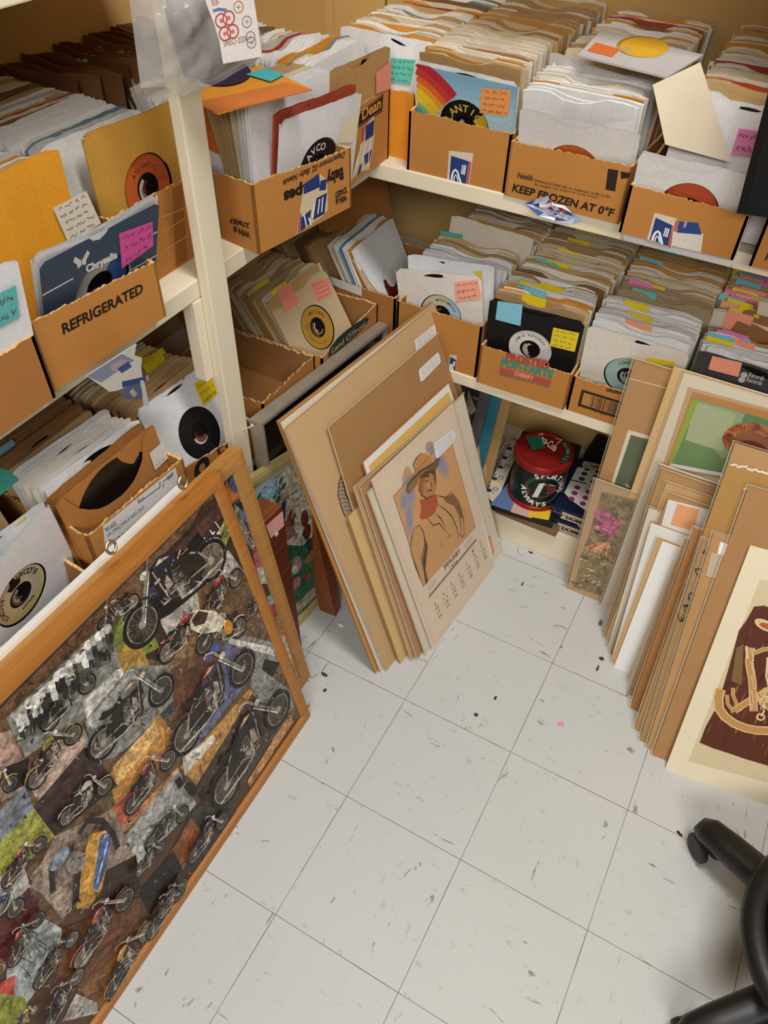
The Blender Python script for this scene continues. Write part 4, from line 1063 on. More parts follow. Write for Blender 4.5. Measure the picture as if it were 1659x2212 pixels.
# the calendar
rH, pH, qH = stackprint('cowboy calendar page for January in a clear sleeve at the front of the left stack', -.012, [(804, 1037), (979, 872), (1065, 1225.5), (935.8, 1401.4)], mat('pale pink sheet', '#e0d2c8', .75, .04, 20), t=.004, cat='calendar')
A = Art(pH, .0006)
A.poly([(812, 1044), (978, 885), (1062, 1190), (942, 1370), (930, 1370)][:3] + [(1062, 1215), (938, 1385)], '#e2d8d0', px=True)
A.poly([(849, 1072), (969, 937), (1026, 1138), (913, 1267)], '#d8a878', px=True)
# soft blue pastel halo round the hat and shoulders
def mixc(a_, b_, f):
    a_ = [int(a_[i:i + 2], 16) for i in (1, 3, 5)]; b_ = [int(b_[i:i + 2], 16) for i in (1, 3, 5)]
    return '#' + ''.join('%02x' % int(x * (1 - f) + y * f) for x, y in zip(a_, b_))
for k in range(13):   # soft blue pastel round the hat and shoulders
    s_ = 1.12 - k * .075; c = mixc('#d8a878', '#8e96c6', min(1, k / 10) ** .9)
    for cx, cy, rx, ry, ro in ((884, 1062, .026, .062, -14), (952, 1000, .026, .062, 14), (884, 1120, .020, .055, -22), (930, 968, .016, .024, 40), (872, 1085, .02, .03, -10)):
        q_ = pH.ab(cx, cy); A.ell(q_, rx * s_, ry * s_, c, ro)
sk = '#d09c68'; dk = '#3a241a'
A.poly([(894, 1170), (915, 1140), (960, 1075), (975, 1062), (995, 1085), (1012, 1120), (1024, 1140), (913, 1265), (885, 1185)], '#cfa274', px=True)   # jacket
A.poly([(885, 1190), (893, 1142), (905, 1134), (914, 1150), (918, 1180), (910, 1210), (918, 1262), (912, 1266), (905, 1240)], '#caa072', px=True)
A.poly([(903, 1055), (902, 1045), (912, 1020), (930, 1008), (941, 1030), (942, 1055), (933, 1070), (920, 1076), (908, 1070)], '#bf8652', px=True)   # face
A.poly([(903, 1048), (905, 1036), (913, 1022), (916, 1034), (912, 1050), (914, 1066), (908, 1068)], '#9a6238', px=True); A.poly([(920, 1044), (926, 1040), (930, 1056), (922, 1054)], '#d6a070', px=True); A.line([(913, 1030), (921, 1025), (927, 1028)], .005, '#3a2218', px=True); A.line([(930, 1022), (937, 1020)], .005, '#3a2218', px=True)
A.poly([(932, 1018), (940, 1016), (942, 1050), (938, 1040)], '#5a3a28', px=True)
A.poly([(906, 1080), (915, 1078), (938, 1066), (943, 1070), (945, 1090), (938, 1108), (925, 1118), (912, 1122), (906, 1118), (909, 1098)], '#b3512c', px=True)    # scarf
A.poly([(894, 1020), (892, 1005), (897, 992), (908, 978), (920, 980), (930, 990), (934, 1000), (915, 1008), (900, 1022)], '#c98f5c', px=True)   # crown
A.poly([(876, 1062), (879, 1045), (890, 1030), (905, 1018), (925, 1008), (935, 1000), (942, 990), (948, 985), (950, 992), (946, 1005), (936, 1020), (938, 1035), (928, 1015), (915, 1016), (905, 1028), (900, 1045), (890, 1060), (882, 1066)], '#6e5138', px=True)   # brim
A.poly([(905, 1030), (916, 1018), (936, 1014), (940, 1024), (930, 1022), (915, 1026), (908, 1036)], '#4a3020', px=True)
A.poly([(880, 1058), (884, 1046), (896, 1034), (905, 1024), (900, 1040), (893, 1055), (885, 1062)], '#8f6e50', px=True)
for L_ in ([(897, 1018), (891, 1004), (898, 990), (909, 978)], [(876, 1062), (880, 1045), (905, 1018), (935, 1000), (950, 985)], [(905, 1055), (908, 1068), (920, 1077), (934, 1070)], [(914, 1032), (920, 1028), (926, 1032)], [(916, 1040), (921, 1038), (925, 1042)],
           [(928, 1040), (932, 1050), (928, 1054)], [(920, 1062), (928, 1058), (934, 1062)], [(912, 1045), (915, 1056)], [(908, 1050), (904, 1058), (909, 1066)],
           [(893, 1142), (905, 1134), (914, 1150), (918, 1180), (912, 1210), (916, 1240), (918, 1262)], [(914, 1150), (917, 1175), (909, 1205), (913, 1232)], [(885, 1190), (888, 1165), (893, 1142)], [(885, 1190), (897, 1225), (907, 1252)],
           [(943, 1070), (962, 1075), (975, 1062)], [(945, 1090), (960, 1100), (975, 1115), (986, 1140), (990, 1165)], [(975, 1062), (990, 1085), (1000, 1120), (1002, 1155)], [(922, 1120), (935, 1135), (948, 1130), (965, 1152)], [(940, 1110), (950, 1118), (962, 1140)],
           [(985, 1090), (992, 1118), (996, 1150)], [(950, 1170), (956, 1185)], [(966, 1150), (972, 1158), (964, 1164)], [(990, 1150), (998, 1160), (1005, 1150)]):
    A.line(L_, .0042, dk, px=True, taper=True)
A.poly([(914, 1152), (919, 1180), (913, 1210), (919, 1262), (924, 1255), (918, 1232), (920, 1205), (923, 1180)], '#4a3022', px=True)
A.poly([(958, 1078), (976, 1066), (990, 1090), (1000, 1120), (992, 1118), (980, 1092), (964, 1086)], '#7c5a40', px=True)
A.line([(849, 1072), (969, 937), (1026, 1138), (913, 1267), (849, 1072)], .0014, '#5a2c20', px=True)
A.text('JANUARY', (959, 1230), (995, 1191), 0, '#7a3a34', px=True, bold=.02, tl=(955, 1223))
A.text('1954', (971, 1229), (987, 1213), .007, '#8a4a44', px=True)
A.line([(926, 1289), (1028, 1165)], .0052, '#2c2620', px=True); A.line([(927, 1288), (1027, 1166)], .0018, '#8a847a', px=True)
R = random.Random(9)
bl_, br_, tr_ = Vector(pH.ab(950, 1345)), Vector(pH.ab(1052, 1212)), Vector(pH.ab(1034, 1178)); up_ = (Vector(pH.ab(934, 1298)) - bl_)
dn = 1
for r in range(5):
    for c in range(7):
        if r == 0 and c < 5: continue
        if dn > 31: break
        q_ = bl_.lerp(br_, c / 6.3) + up_ * (1 - (r + .35) / 5.2)
        A.text(str(dn), q_, q_ + (br_ - bl_).normalized() * (.008 * len(str(dn))), .010, '#8a7a78' if c else '#a8584c'); dn += 1
for s0 in ((927, 1276, 945, 1255), (1006, 1186, 1022, 1164)):
    for k in range(5):
        x = s0[0] + (s0[2] - s0[0]) * k / 5; y = s0[1] + (s0[3] - s0[1]) * k / 5; A.line([(x, y), (x - 3, y - 12)], .0012, '#a09890', px=True)
A.build('calendar_page', rH)
A = Art(pH, .0035); A.poly([(934, 958), (975, 926), (983, 938), (981, 952), (944, 990), (938, 988)], '#dcdad8', px=True); A.scrib([(935, 962), (975, 930), (982, 948), (942, 984)], 4, '#9a9a9a', .0009, px=True, seed=6); A.build('price_sticker', rH)
quadobj('clear_sleeve', pH.moved(.003), [(936, 1401), (1066, 1225), (981, 868), (802, 1034)], .0002, POLY, rH)

# ------------------------------------------------------------------ things behind the left stack
def frame_obj(label, pl, px, wd, th, m, cat='picture frame', inner=None, prof=.006, name='picture_frame', mats=None):
    """px: BL BR TR TL outer corners"""
    q = [Vector(pl.ab(*u)) for u in px] if px and len(px[0]) == 2 else px
    return frame_ab(label, pl, q, wd, th, m, cat, inner, prof, name)
def frame_ab(label, pl, q, wd, th, m, cat='picture frame', inner=None, prof=.006, name='picture_frame'):
    q = [Vector(v) for v in q]; c = sum(q, Vector((0, 0))) / 4
    root = empty(name, pl.at((q[0].x + q[1].x) / 2, min(q[0].y, q[1].y))); tag(root, label, cat)
    iq = []
    for k in range(4):
        a_ = (q[(k + 1) % 4] - q[k]).normalized(); b_ = (q[(k - 1) % 4] - q[k]).normalized(); iq.append(q[k] + (a_ + b_) * wd)
    P = lambda v, o: pl.at(v.x, v.y, o)
    for k in range(4):
        a_, b_ = k, (k + 1) % 4; mb = MB()
        m0 = q[a_].lerp(iq[a_], .35); m1 = q[b_].lerp(iq[b_], .35); n0 = q[a_].lerp(iq[a_], .8); n1 = q[b_].lerp(iq[b_], .8)
        v = [P(q[a_], -th), P(q[b_], -th), P(q[a_], -.002), P(q[b_], -.002), P(m0, 0), P(m1, 0), P(n0, -.001), P(n1, -.001), P(iq[a_], -prof), P(iq[b_], -prof), P(iq[a_], -th), P(iq[b_], -th)]
        mb.add(v, [(0, 1, 3, 2), (2, 3, 5, 4), (4, 5, 7, 6), (6, 7, 9, 8), (8, 9, 11, 10), (10, 11, 1, 0), (0, 2, 4, 6, 8, 10), (1, 11, 9, 7, 5, 3)])
        mb.build('frame_side', m, root)
    if inner:
        mb = MB(); slab(mb, [P(v, -prof - .001) for v in iq], pl.n, .004); mb.build('picture', inner, root)
    return root, iq
PINE = wood_mat('honey wood frame', '#b0722c', '#a06424'); PINE2 = wood_mat('pale oak frame', '#b98544', '#a87236')
SILV = mat('dull silver frame', '#9a8d7c', .45, .15, 30, .05, metal=.15)
pg = Plane((-.425, .66, 0), 90, 1.5)
qa = [pg.ab(577, 1000), pg.ab(562, 915), pg.ab(840, 700)]
L0, R0 = qa[1][0], qa[2][0]; T0, T1 = qa[1][1], qa[2][1]
frame_ab('thin silver and black picture frame leaning on the middle shelf behind the left stack', pg, [(L0 + .005, 0), (R0, 0), (R0, T1), (L0, T0 - .0)], .017, .032, SILV, inner=mat('dark picture', '#1a1512', .25, .3, 6), prof=.012)
# gold framed nursery picture
py_ = Plane((-.372, .70, 0), 86, 6, 0)
q = [Vector((-.26, .0)), Vector((.28, 0)), Vector((.28, .0)), Vector((-.26, .0))]
tl_, tr_ = Vector(py_.ab(545, 1035)), Vector(py_.ab(640, 975)); s_ = (tr_.y - tl_.y) / (tr_.x - tl_.x)
q[2].y = tl_.y + s_ * (.28 - tl_.x); q[3].y = tl_.y + s_ * (-.26 - tl_.x)
GOLD = mat('pale gold frame', '#c9b878', .35, .12, 20, .05, metal=.35)
ry, iq = frame_ab('pale gold framed nursery picture of rabbits standing behind the left stack', py_, q, .030, .02, GOLD, inner=mat('sky print', '#a9b4b4', .6, .1, 10), prof=.008)
A = Art(py_, -.0075)
A.poly([(300, 1400), (645, 1335), (760, 1230), (760, 1040), (600, 1160), (560, 1230)], '#2f6a4c', px=True)
A.poly([(540, 1100), (625, 1010), (655, 1010), (700, 1140), (660, 1180), (590, 1180)], '#cfc4ae', px=True)
for (u, v) in ((565, 1075), (575, 1062), (585, 1070), (590, 1055), (600, 1048), (598, 1072), (608, 1062), (612, 1040), (606, 1080), (618, 1052), (570, 1100)): A.ell((u, v), .012, .007, '#2f7a5c', rot=(u * 37) % 90, px=True, n=10)
A.poly([(560, 1100), (572, 1060), (600, 1040), (610, 1060), (585, 1085)], '#8fb4bc', px=True)
A.poly([(611, 1093), (623, 1078), (620, 1135), (614, 1125)], '#34487c', px=True); A.line([(600, 1090), (625, 1075), (660, 1055)], .002, '#5a4632', px=True)
A.ell((630, 1135), .020, .024, '#8a5040', px=True); A.poly([(626, 1122), (633, 1100), (639, 1104), (634, 1124)], '#8a5040', px=True); A.poly([(634, 1124), (641, 1108), (645, 1114), (638, 1128)], '#9a6050', px=True); A.ell((636, 1128), .003, .003, '#2a1a14', px=True)
A.poly([(618, 1165), (625, 1138), (640, 1142), (648, 1160), (640, 1172)], '#a07a6c', px=True); A.ell((634, 1170), .014, .010, '#d8cec0', px=True)
A.ell((663, 1122), .016, .028, '#6a3226', px=True); A.ell((668, 1150), .018, .024, '#5c2c20', px=True); A.line([(660, 1150), (655, 1190), (650, 1225)], .003, '#1a1a14', px=True); A.line([(670, 1160), (672, 1190)], .004, '#20201a', px=True)
for k in range(6): A.line([(662 + k * 4, 1160), (672 + k * 2, 1190)], .0018, '#14181a', px=True); A.line([(660, 1162 + k * 5), (684, 1158 + k * 5)], .0018, '#14181a', px=True)
A.ell((675, 1205), .026, .016, '#a8803c', px=True); A.ell((645, 1222), .022, .03, '#b88a84', px=True); A.ell((641, 1232), .012, .017, '#d8c8c0', px=True); A.ell((644, 1262), .02, .02, '#b8787a', px=True); A.ell((668, 1250), .016, .008, '#a83c24', px=True)
for k in range(30): A.ell((640 + (k * 29) % 60, 1180 + (k * 17) % 120), .002, .001, '#7fae8c', px=True, n=6)
A.poly([(640, 1335), (760, 1215), (762, 1190), (641, 1310)], '#b5a68c', px=True)
A.build('nursery_print', ry, PHOTO)

DKW = wood_mat('dark red-brown wood', '#6e2f18', '#50200f'); REDW = wood_mat('chestnut wood', '#8c4f28', '#703a1a')
def slant(label, name, pl, px, t, m, m2=None, part=None):
    q = [pl.ab(*u) for u in px]; root = empty(name, pl.at((q[0][0] + q[1][0]) / 2, min(q[0][1], q[1][1]))); tag(root, label, 'board')
    mb = MB(); slab(mb, [pl.at(*u) for u in q], pl.n, t, 0, 1); mb.build(part or 'panel', [m, m2 or m], root); return root
pr = Plane((-.335, .60, 0), 90, 4)
rr = slant('dark red-brown wooden panel with a pink note standing behind the second frame', 'wooden_board', pr, [(520, 1420), (652, 1395), (609, 1092), (560, 1140)], .06, DKW, REDW)
A = Art(pr, .001); A.poly([(574, 1135), (610, 1103), (613, 1135), (584, 1163)], '#dfa294', px=True); A.scrib([(574, 1137), (610, 1106), (612, 1130), (584, 1158)], 4, '#b87a70', .001, px=True); A.poly([(592, 1152), (598, 1146), (601, 1153), (595, 1160)], '#d8d4cc', px=True); A.build('pink_note', rr)
pp = Plane((-.305, .75, 0), 96, 16)
slant('chestnut wooden leg standing on the floor behind the left stack', 'wooden_prop', pp, [(724, 1330), (742, 1340), (700, 1110), (672, 1100)], .05, REDW, REDW, 'leg')

# ------------------------------------------------------------------ the two big wooden frames in front and the white one
pf2 = Plane((-.257, .545, 0), 90, 9.1)
q = [(-.64, 0), (0, 0), (0, .784), (-.64, .784)]
r2, iq2 = frame_ab('oak picture frame with an animal print behind the motorcycle frame', pf2, q, .042, .03, PINE2, inner=mat('dim blue print', '#3a4256', .5, .2, 8), prof=.008)
A = Art(pf2, -.0075)
A.poly([(492, 1120), (505, 1020), (522, 1010), (528, 1060), (512, 1080)], '#4c4c7c', px=True); A.poly([(492, 1030), (500, 1052), (512, 1068), (524, 1062), (528, 1075), (508, 1090), (495, 1078)], '#b8662c', px=True)
A.poly([(505, 1095), (530, 1085), (545, 1180), (520, 1190)], '#10131c', px=True); A.poly([(524, 1100), (536, 1108), (541, 1130), (528, 1128)], '#5a7a9c', px=True)
A.poly([(512, 1090), (524, 1100), (540, 1150), (558, 1180), (556, 1200), (535, 1170), (515, 1140)], '#8a8676', px=True)
R = random.Random(5)
for k in range(60):
    f = R.random(); A.line([(513 + f * 40 + R.random() * 6, 1095 + f * 85 + R.random() * 14)] + [(513 + f * 40 + R.random() * 8, 1103 + f * 85 + R.random() * 10)], .0018, R.choice(['#3a382e', '#c8c4b4', '#5a5648']), px=True)
for q_, c_ in (([(548, 1185), (562, 1180), (572, 1230), (560, 1245)], '#a85a50'), ([(560, 1230), (572, 1225), (582, 1262), (570, 1275)], '#b8c0bc'), ([(566, 1265), (580, 1262), (596, 1320), (582, 1325)], '#4a2c2c'),
               ([(582, 1290), (600, 1283), (606, 1312), (590, 1322)], '#8aa0b4'), ([(586, 1310), (602, 1302), (610, 1330), (598, 1340)], '#a84848'), ([(568, 1290), (576, 1285), (590, 1322), (582, 1330)], '#c8a8a0'), ([(598, 1335), (612, 1330), (625, 1380), (612, 1378)], '#b08868')):
    A.poly(q_, c_, px=True)
A.poly([(612, 1378), (625, 1372), (655, 1455), (648, 1470)], '#d8c4a8', px=True)
A.build('animal_print', r2, PHOTO)
pw = Plane((-.268, .10, 0), 90, 10.5)
tr = pw.ab(396, 1050); tl = pw.ab(0, 1418)
rw, iqw = frame_ab('white picture frame leaning behind the motorcycle frame', pw, [(tl[0] - .15, 0), (tr[0], 0), (tr[0], tr[1]), (tl[0] - .15, tr[1])], .05, .016, mat('white frame paint', '#dcd8ce', .4, .04, 12, .02), inner=mat('brown print', '#4a3428', .4, .2, 8), prof=.008)

# motorcycle collage
pm = Plane((-.192, .445, 0), 90.5, 11.6)
tr = pm.ab(483, 1018); wdth = 1.02
q = [(-wdth, 0), (0, 0), (0, tr[1]), (-wdth, tr[1])]
rm, iqm = frame_ab('large honey wood frame holding a collage of motorcycle photos, leaning at the left', pm, q, .028, .030, PINE, inner=mat('collage board', '#5a4234', .5, .2, 10), prof=.008)
for (u, v) in ((255, 1196), (408, 1056)):
    g = pm.ab(u, v); mb = MB(); mb.tube([pm.at(g[0] + .010 * cos(t), g[1] + .012 + .012 * sin(t), -.01) for t in [k * pi / 6 for k in range(12)]], .003, 8, closed=True); mb.build('screw_eye', mat('brass eye', '#a89070', .35, metal=.8), rm)
A = Art(pm, -.0078, 6e-6)
def tile(px, c): A.poly(px, c, px=True)
H = tr[1] - .04
def spot(u, v): return Vector(pm.ab(u, v))
tile([(-300, 2400), (660, 1540), (478, 1050), (-20, 1560), (-300, 1800)], '#6a5038')
TL = [([(300, 1345), (440, 1100), (478, 1066), (545, 1260), (380, 1440), (300, 1420)], '#3c2a22'), ([(320, 1240), (478, 1080), (490, 1120), (470, 1180), (350, 1300)], '#35241e'), ([(392, 1180), (478, 1090), (492, 1110), (360, 1245)], '#4c342a'),
      ([(470, 1170), (500, 1115), (512, 1150), (490, 1190)], '#8a8a3c'), ([(330, 1300), (500, 1190), (540, 1235), (380, 1400)], '#b5ada2'), ([(430, 1270), (535, 1235), (545, 1260), (500, 1345), (440, 1330)], '#6a5230'),
      ([(240, 1372), (300, 1300), (352, 1400), (268, 1445)], '#7a8238'), ([(250, 1430), (300, 1370), (330, 1440), (275, 1460)], '#a8863a'), ([(350, 1400), (500, 1310), (530, 1390), (380, 1500)], '#8a6844'),
      ([(20, 1555), (235, 1345), (268, 1440), (185, 1560), (60, 1640)], '#8e8c86'), ([(30, 1550), (225, 1370), (240, 1400), (70, 1590)], '#c9c7c0'), ([(185, 1520), (268, 1440), (275, 1460), (195, 1560)], '#d0ccc0'),
      ([(190, 1560), (290, 1440), (380, 1440), (400, 1530), (250, 1640), (215, 1650)], '#8c8a82'), ([(195, 1560), (290, 1450), (330, 1470), (215, 1600)], '#a8a69e'), ([(300, 1600), (385, 1510), (395, 1530), (250, 1650)], '#4a4844'),
      ([(375, 1450), (470, 1380), (500, 1395), (430, 1530), (400, 1580), (385, 1560)], '#6a4630'), ([(400, 1460), (440, 1430), (450, 1500), (410, 1540)], '#553622'),
      ([(440, 1520), (500, 1370), (560, 1400), (545, 1470), (410, 1640), (385, 1620)], '#6a6c8c'), ([(448, 1420), (475, 1385), (485, 1400), (455, 1432)], '#4c5a9a'), ([(495, 1365), (600, 1380), (612, 1430), (560, 1480), (520, 1400)], '#8c8884'),
      ([(500, 1380), (590, 1400), (600, 1420), (500, 1392)], '#d8d2c6'), ([(555, 1500), (578, 1425), (612, 1430), (575, 1512)], '#241c18'), ([(560, 1440), (636, 1490), (640, 1530), (600, 1570), (545, 1480)], '#8f8c88'),
      ([(395, 1660), (545, 1490), (560, 1500), (430, 1700)], '#b98a48'), ([(400, 1640), (465, 1590), (472, 1600), (405, 1680)], '#d8cfbe'), ([(430, 1700), (550, 1500), (610, 1570), (500, 1750)], '#4c3e34'), ([(540, 1690), (630, 1545), (640, 1560), (545, 1705)], '#c08a58'),
      ([(240, 1680), (350, 1545), (392, 1600), (265, 1780)], '#b98444'), ([(250, 1660), (340, 1560), (350, 1590), (260, 1700)], '#dcae6c'), ([(262, 1795), (390, 1660), (398, 1680), (275, 1800)], '#c8905c'), ([(235, 1760), (300, 1700), (310, 1760), (265, 1790)], '#b8624c'),
      ([(60, 1680), (180, 1560), (215, 1640), (90, 1740)], '#b59a88'), ([(75, 1750), (195, 1610), (260, 1700), (125, 1810)], '#3e2c26'), ([(0, 1590), (30, 1580), (65, 1660), (60, 1710), (0, 1740)], '#a88878'), ([(20, 1660), (70, 1640), (60, 1700), (20, 1720)], '#2c201c'),
      ([(0, 1760), (60, 1700), (80, 1750), (0, 1830)], '#7c8088'), ([(0, 1830), (80, 1750), (125, 1810), (40, 1890), (0, 1900)], '#9c9c4a'), ([(268, 1820), (390, 1665), (430, 1740), (300, 1880)], '#a8a6a0'),
      ([(290, 1840), (330, 1790), (345, 1830), (300, 1880)], '#dcd9d2'), ([(370, 1850), (430, 1740), (520, 1760), (430, 1890), (385, 1880)], '#3c3830'), ([(372, 1850), (420, 1770), (440, 1800), (400, 1885)], '#8a5028'),
      ([(125, 1810), (250, 1750), (300, 1860), (200, 1930), (140, 1960), (70, 1920)], '#9a8876'), ([(70, 1900), (125, 1830), (200, 1930), (140, 1990)], '#a89484'), ([(205, 1900), (300, 1850), (310, 1930), (250, 1960)], '#3a2a20'),
      ([(0, 1900), (60, 1880), (75, 1930), (0, 2000)], '#d0cac4'), ([(0, 1990), (70, 1920), (95, 1970), (30, 2090), (0, 2070)], '#5a2c28'), ([(20, 2100), (95, 1985), (140, 2010), (180, 2000), (60, 2180), (20, 2170)], '#a9adac'),
      ([(305, 1930), (380, 1840), (400, 1880), (330, 1980)], '#241c18'), ([(140, 2010), (310, 1940), (300, 2040), (180, 2140), (130, 2110)], '#6c4228'), ([(180, 2140), (330, 2000), (300, 2110), (220, 2212)], '#7c5230'),
      ([(0, 2130), (40, 2110), (35, 2180), (0, 2212)], '#b0483c'), ([(0, 2150), (60, 2160), (70, 2212), (0, 2230)], '#8a9040'), ([(140, 2212), (170, 2150), (215, 2170), (240, 2212)], '#a8a498')]
for px, c in TL: tile(px, c)
for k in range(5): A.line([(370 + k * 7, 1300 - k * 1), (490 - k * 6, 1135 + k * 14)][:2], .004, '#cfc6b6', px=True)
A.line([(395, 1270), (470, 1150)], .004, '#cfc6b6', px=True)
for u in range(0, 9): A.line([(375 + u * 12, 1265 - u * 17), (392 + u * 12, 1290 - u * 17)], .003, '#cfc6b6', px=True)
R_ = random.Random(41)
def moto(w0, w1, body, frame='#9a9488', tyre='#15110f', rim='#8f8678', eng='#6a625a', seat='#1c1614', s=1.0, flip=False):
    """motorcycle between rear wheel w0 and front wheel w1 (pixels)"""
    a_, b_ = spot(*w0), spot(*w1); d = b_ - a_; L = d.length; x = d / L; y = Vector((-x.y, x.x))
    if y.y < 0 and abs(x.y) < .96: y = -y
    if flip: y = -y
    P = lambda u, v: tuple(a_ + x * (u * L) + y * (v * L))
    r = .235 * s
    def PL(pts, c): A.poly([P(*q) for q in pts], c)
    def LN(pts, w, c): A.line([P(*q) for q in pts], w * L, c)
    for cx in (0, 1):
        c = P(cx, 0); A.ring(c, r * .80 * L, r * L, tyre, 26); A.ell(c, r * .8 * L, col=R_.choice(['#4a4038', '#5c5044', '#3a322c', '#6e6252']), n=22); A.ring(c, r * .74 * L, r * .80 * L, rim, 26)
        for k in range(8):
            t = k * pi / 8; A.line([(c[0] + cos(t) * r * L * .73, c[1] + sin(t) * r * L * .73), (c[0] - cos(t) * r * L * .73, c[1] - sin(t) * r * L * .73)], .004 * L, '#7c7264')
        A.ell(c, r * .2 * L, col=frame, n=12)
    PL([(.06, .02), (.14, .24), (.30, .32), (.58, .40), (.74, .40), (.74, .20), (.66, .00), (.48, -.12), (.26, -.12)], '#2a201b')
    PL([(.36, .02), (.40, .24), (.50, .26), (.52, .06)], eng); PL([(.50, .04), (.56, .26), (.62, .20), (.60, .02)], frame); A.ell(P(.44, .0), .085 * L, col=eng, n=16); A.ell(P(.44, .0), .045 * L, col=frame, n=12)
    for k in range(4): LN([(.38, .09 + k * .04), (.5, .10 + k * .04)], .012, '#2a221e')
    LN([(0, 0), (.32, .02), (.42, -.08), (.62, .0), (.70, .40), (.35, .36), (.12, .20), (0, 0)], .022, frame)
    LN([(1, 0), (.76, .46), (.70, .60)], .035, rim); LN([(.97, -.01), (.73, .44)], .015, '#e0dacc')
    LN([(.70, .60), (.60, .66), (.56, .62)], .022, '#d0cabc'); A.ell(P(.80, .44), .045 * L, col='#d8d2c4', n=12)
    PL([(.40, .34), (.44, .44), (.58, .50), (.70, .44), (.68, .36), (.54, .32)], body); PL([(.46, .42), (.58, .47), (.66, .43), (.56, .42)], '#d8b090' if body != '#c8a040' else '#f0d890')
    PL([(.05, .32), (.12, .40), (.26, .34), (.40, .42), (.42, .33), (.28, .27), (.12, .28)], seat)
    A.ring(P(0, 0), r * 1.04 * L, r * 1.18 * L, body, 12, a0=math.degrees(math.atan2(x.y, x.x)) + (40 if y.dot(Vector((-x.y, x.x))) > 0 else -150), a1=math.degrees(math.atan2(x.y, x.x)) + (150 if y.dot(Vector((-x.y, x.x))) > 0 else -40))
    A.ring(P(1, 0), r * 1.04 * L, r * 1.16 * L, body, 10, a0=math.degrees(math.atan2(x.y, x.x)) + (50 if y.dot(Vector((-x.y, x.x))) > 0 else -130), a1=math.degrees(math.atan2(x.y, x.x)) + (130 if y.dot(Vector((-x.y, x.x))) > 0 else -50))
    for k in range(34):
        q0 = (R_.uniform(.22, .72), R_.uniform(-.14, .36)); t = R_.random() * 6.28; l_ = R_.uniform(.02, .10)
        LN([q0, (q0[0] + cos(t) * l_, q0[1] + sin(t) * l_)], R_.uniform(.008, .03), R_.choice(['#17120f', '#2c231e', '#8c8274', '#c9c0b0', '#4a4038', frame, body]))
    LN([(.50, .10), (.48, -.10), (.30, -.13), (-.16, -.10)], .034, '#a89e8e'); LN([(.50, .09), (.47, -.09), (.30, -.12), (-.16, -.09)], .010, '#d8d0c0')
A.poly([(318, 1330), (330, 1262), (372, 1228), (412, 1205), (432, 1150), (452, 1172), (492, 1180), (488, 1235), (452, 1262), (410, 1300), (372, 1330), (345, 1345)], '#15110f', px=True)
A.poly([(322, 1285), (345, 1258), (382, 1240), (396, 1252), (366, 1278), (336, 1296)], '#2c3450', px=True); A.poly([(395, 1240), (420, 1215), (440, 1222), (414, 1250)], '#3a3430', px=True)
B_ = [((462, 1213), (314, 1352), '#23283a'), ((293, 1302), (232, 1352), '#7a4a2c'), ((456, 1323), (515, 1251), '#a83a30'), ((367, 1411), (445, 1350), '#b03c34'), ((521, 1357), (446, 1392), '#d8cdb4'),
      ((540, 1330), (575, 1300), '#b85a3c'), ((112, 1559), (192, 1479), '#2a2a2a'), ((226, 1606), (352, 1492), '#6e6c66'), ((407, 1589), (527, 1445), '#5a3c44'), ((492, 1700), (603, 1534), '#2c241e'),
      ((82, 1683), (160, 1588), '#9a8430'), ((291, 1737), (365, 1643), '#8a3a4c'), ((148, 1765), (228, 1700), '#b9b4ac'), ((330, 1820), (395, 1760), '#3a3a38'), ((422, 1847), (481, 1775), '#34405c'),
      ((181, 2067), (270, 1944), '#b8503c'), ((20, 1900), (85, 1825), '#a03c34'), ((249, 2134), (316, 2012), '#c88a30'), ((89, 2117), (154, 2029), '#24201e'), ((330, 2010), (385, 1930), '#2c3450'),
      ((110, 2205), (165, 2110), '#302c3a'), ((30, 2070), (80, 1985), '#7a2c2c'), ((300, 1880), (345, 1830), '#2a2a28'), ((350, 1970), (392, 1910), '#28241f'), ((-60, 1720), (19, 1691), '#c8a040'), ((-60, 1990), (30, 1960), '#34507a'), ((30, 2215), (70, 2180), '#c8a040')]
for w0, w1, c in B_:
    bw = c in ('#2a2a2a', '#6e6c66', '#3a3a38', '#2a2a28'); moto(w0, w1, c, frame='#8c8a84' if bw else '#a09484')
# sidecar, onlookers, big fuel tank, checked panel
tile([(405, 1340), (420, 1315), (460, 1318), (485, 1340), (470, 1362), (430, 1368), (408, 1358)], '#d9cfb4'); tile([(410, 1338), (424, 1318), (446, 1322), (438, 1345), (415, 1352)], '#4a2c26')
A.ell((489, 1353), .012, .02, '#c8862c', px=True)
RP = random.Random(8)
for k in range(20):   # onlookers behind the black and white machines
    u, v = 36 + k * 10 + RP.uniform(-3, 3), 1556 - k * 9.6 + RP.uniform(-7, 5); hh = RP.uniform(.8, 1.15)
    A.poly([(u - 4, v - 4), (u + 3, v - 11), (u + 10, v - 7 + RP.uniform(-3, 3)), (u + 15, v + 8), (u + 14, v + 22 * hh), (u + 4, v + 25 * hh), (u - 2, v + 12)], RP.choice(['#dad7ce', '#34322f', '#8f8d86', '#c4c1b8', '#585650', '#1f1d1b']), px=True)
    A.poly([(u + 3, v + 22 * hh), (u + 13, v + 18 * hh), (u + 17, v + 40 * hh), (u + 12, v + 44 * hh), (u + 9, v + 30 * hh), (u + 8, v + 43 * hh), (u + 4, v + 42 * hh)], RP.choice(['#2a2826', '#4a4843', '#1c1a18']), px=True)
    A.ell((u + 2, v - 15), .009, .010, RP.choice(['#cfc9be', '#a8a49a', '#e0dcd2']), px=True, n=12)
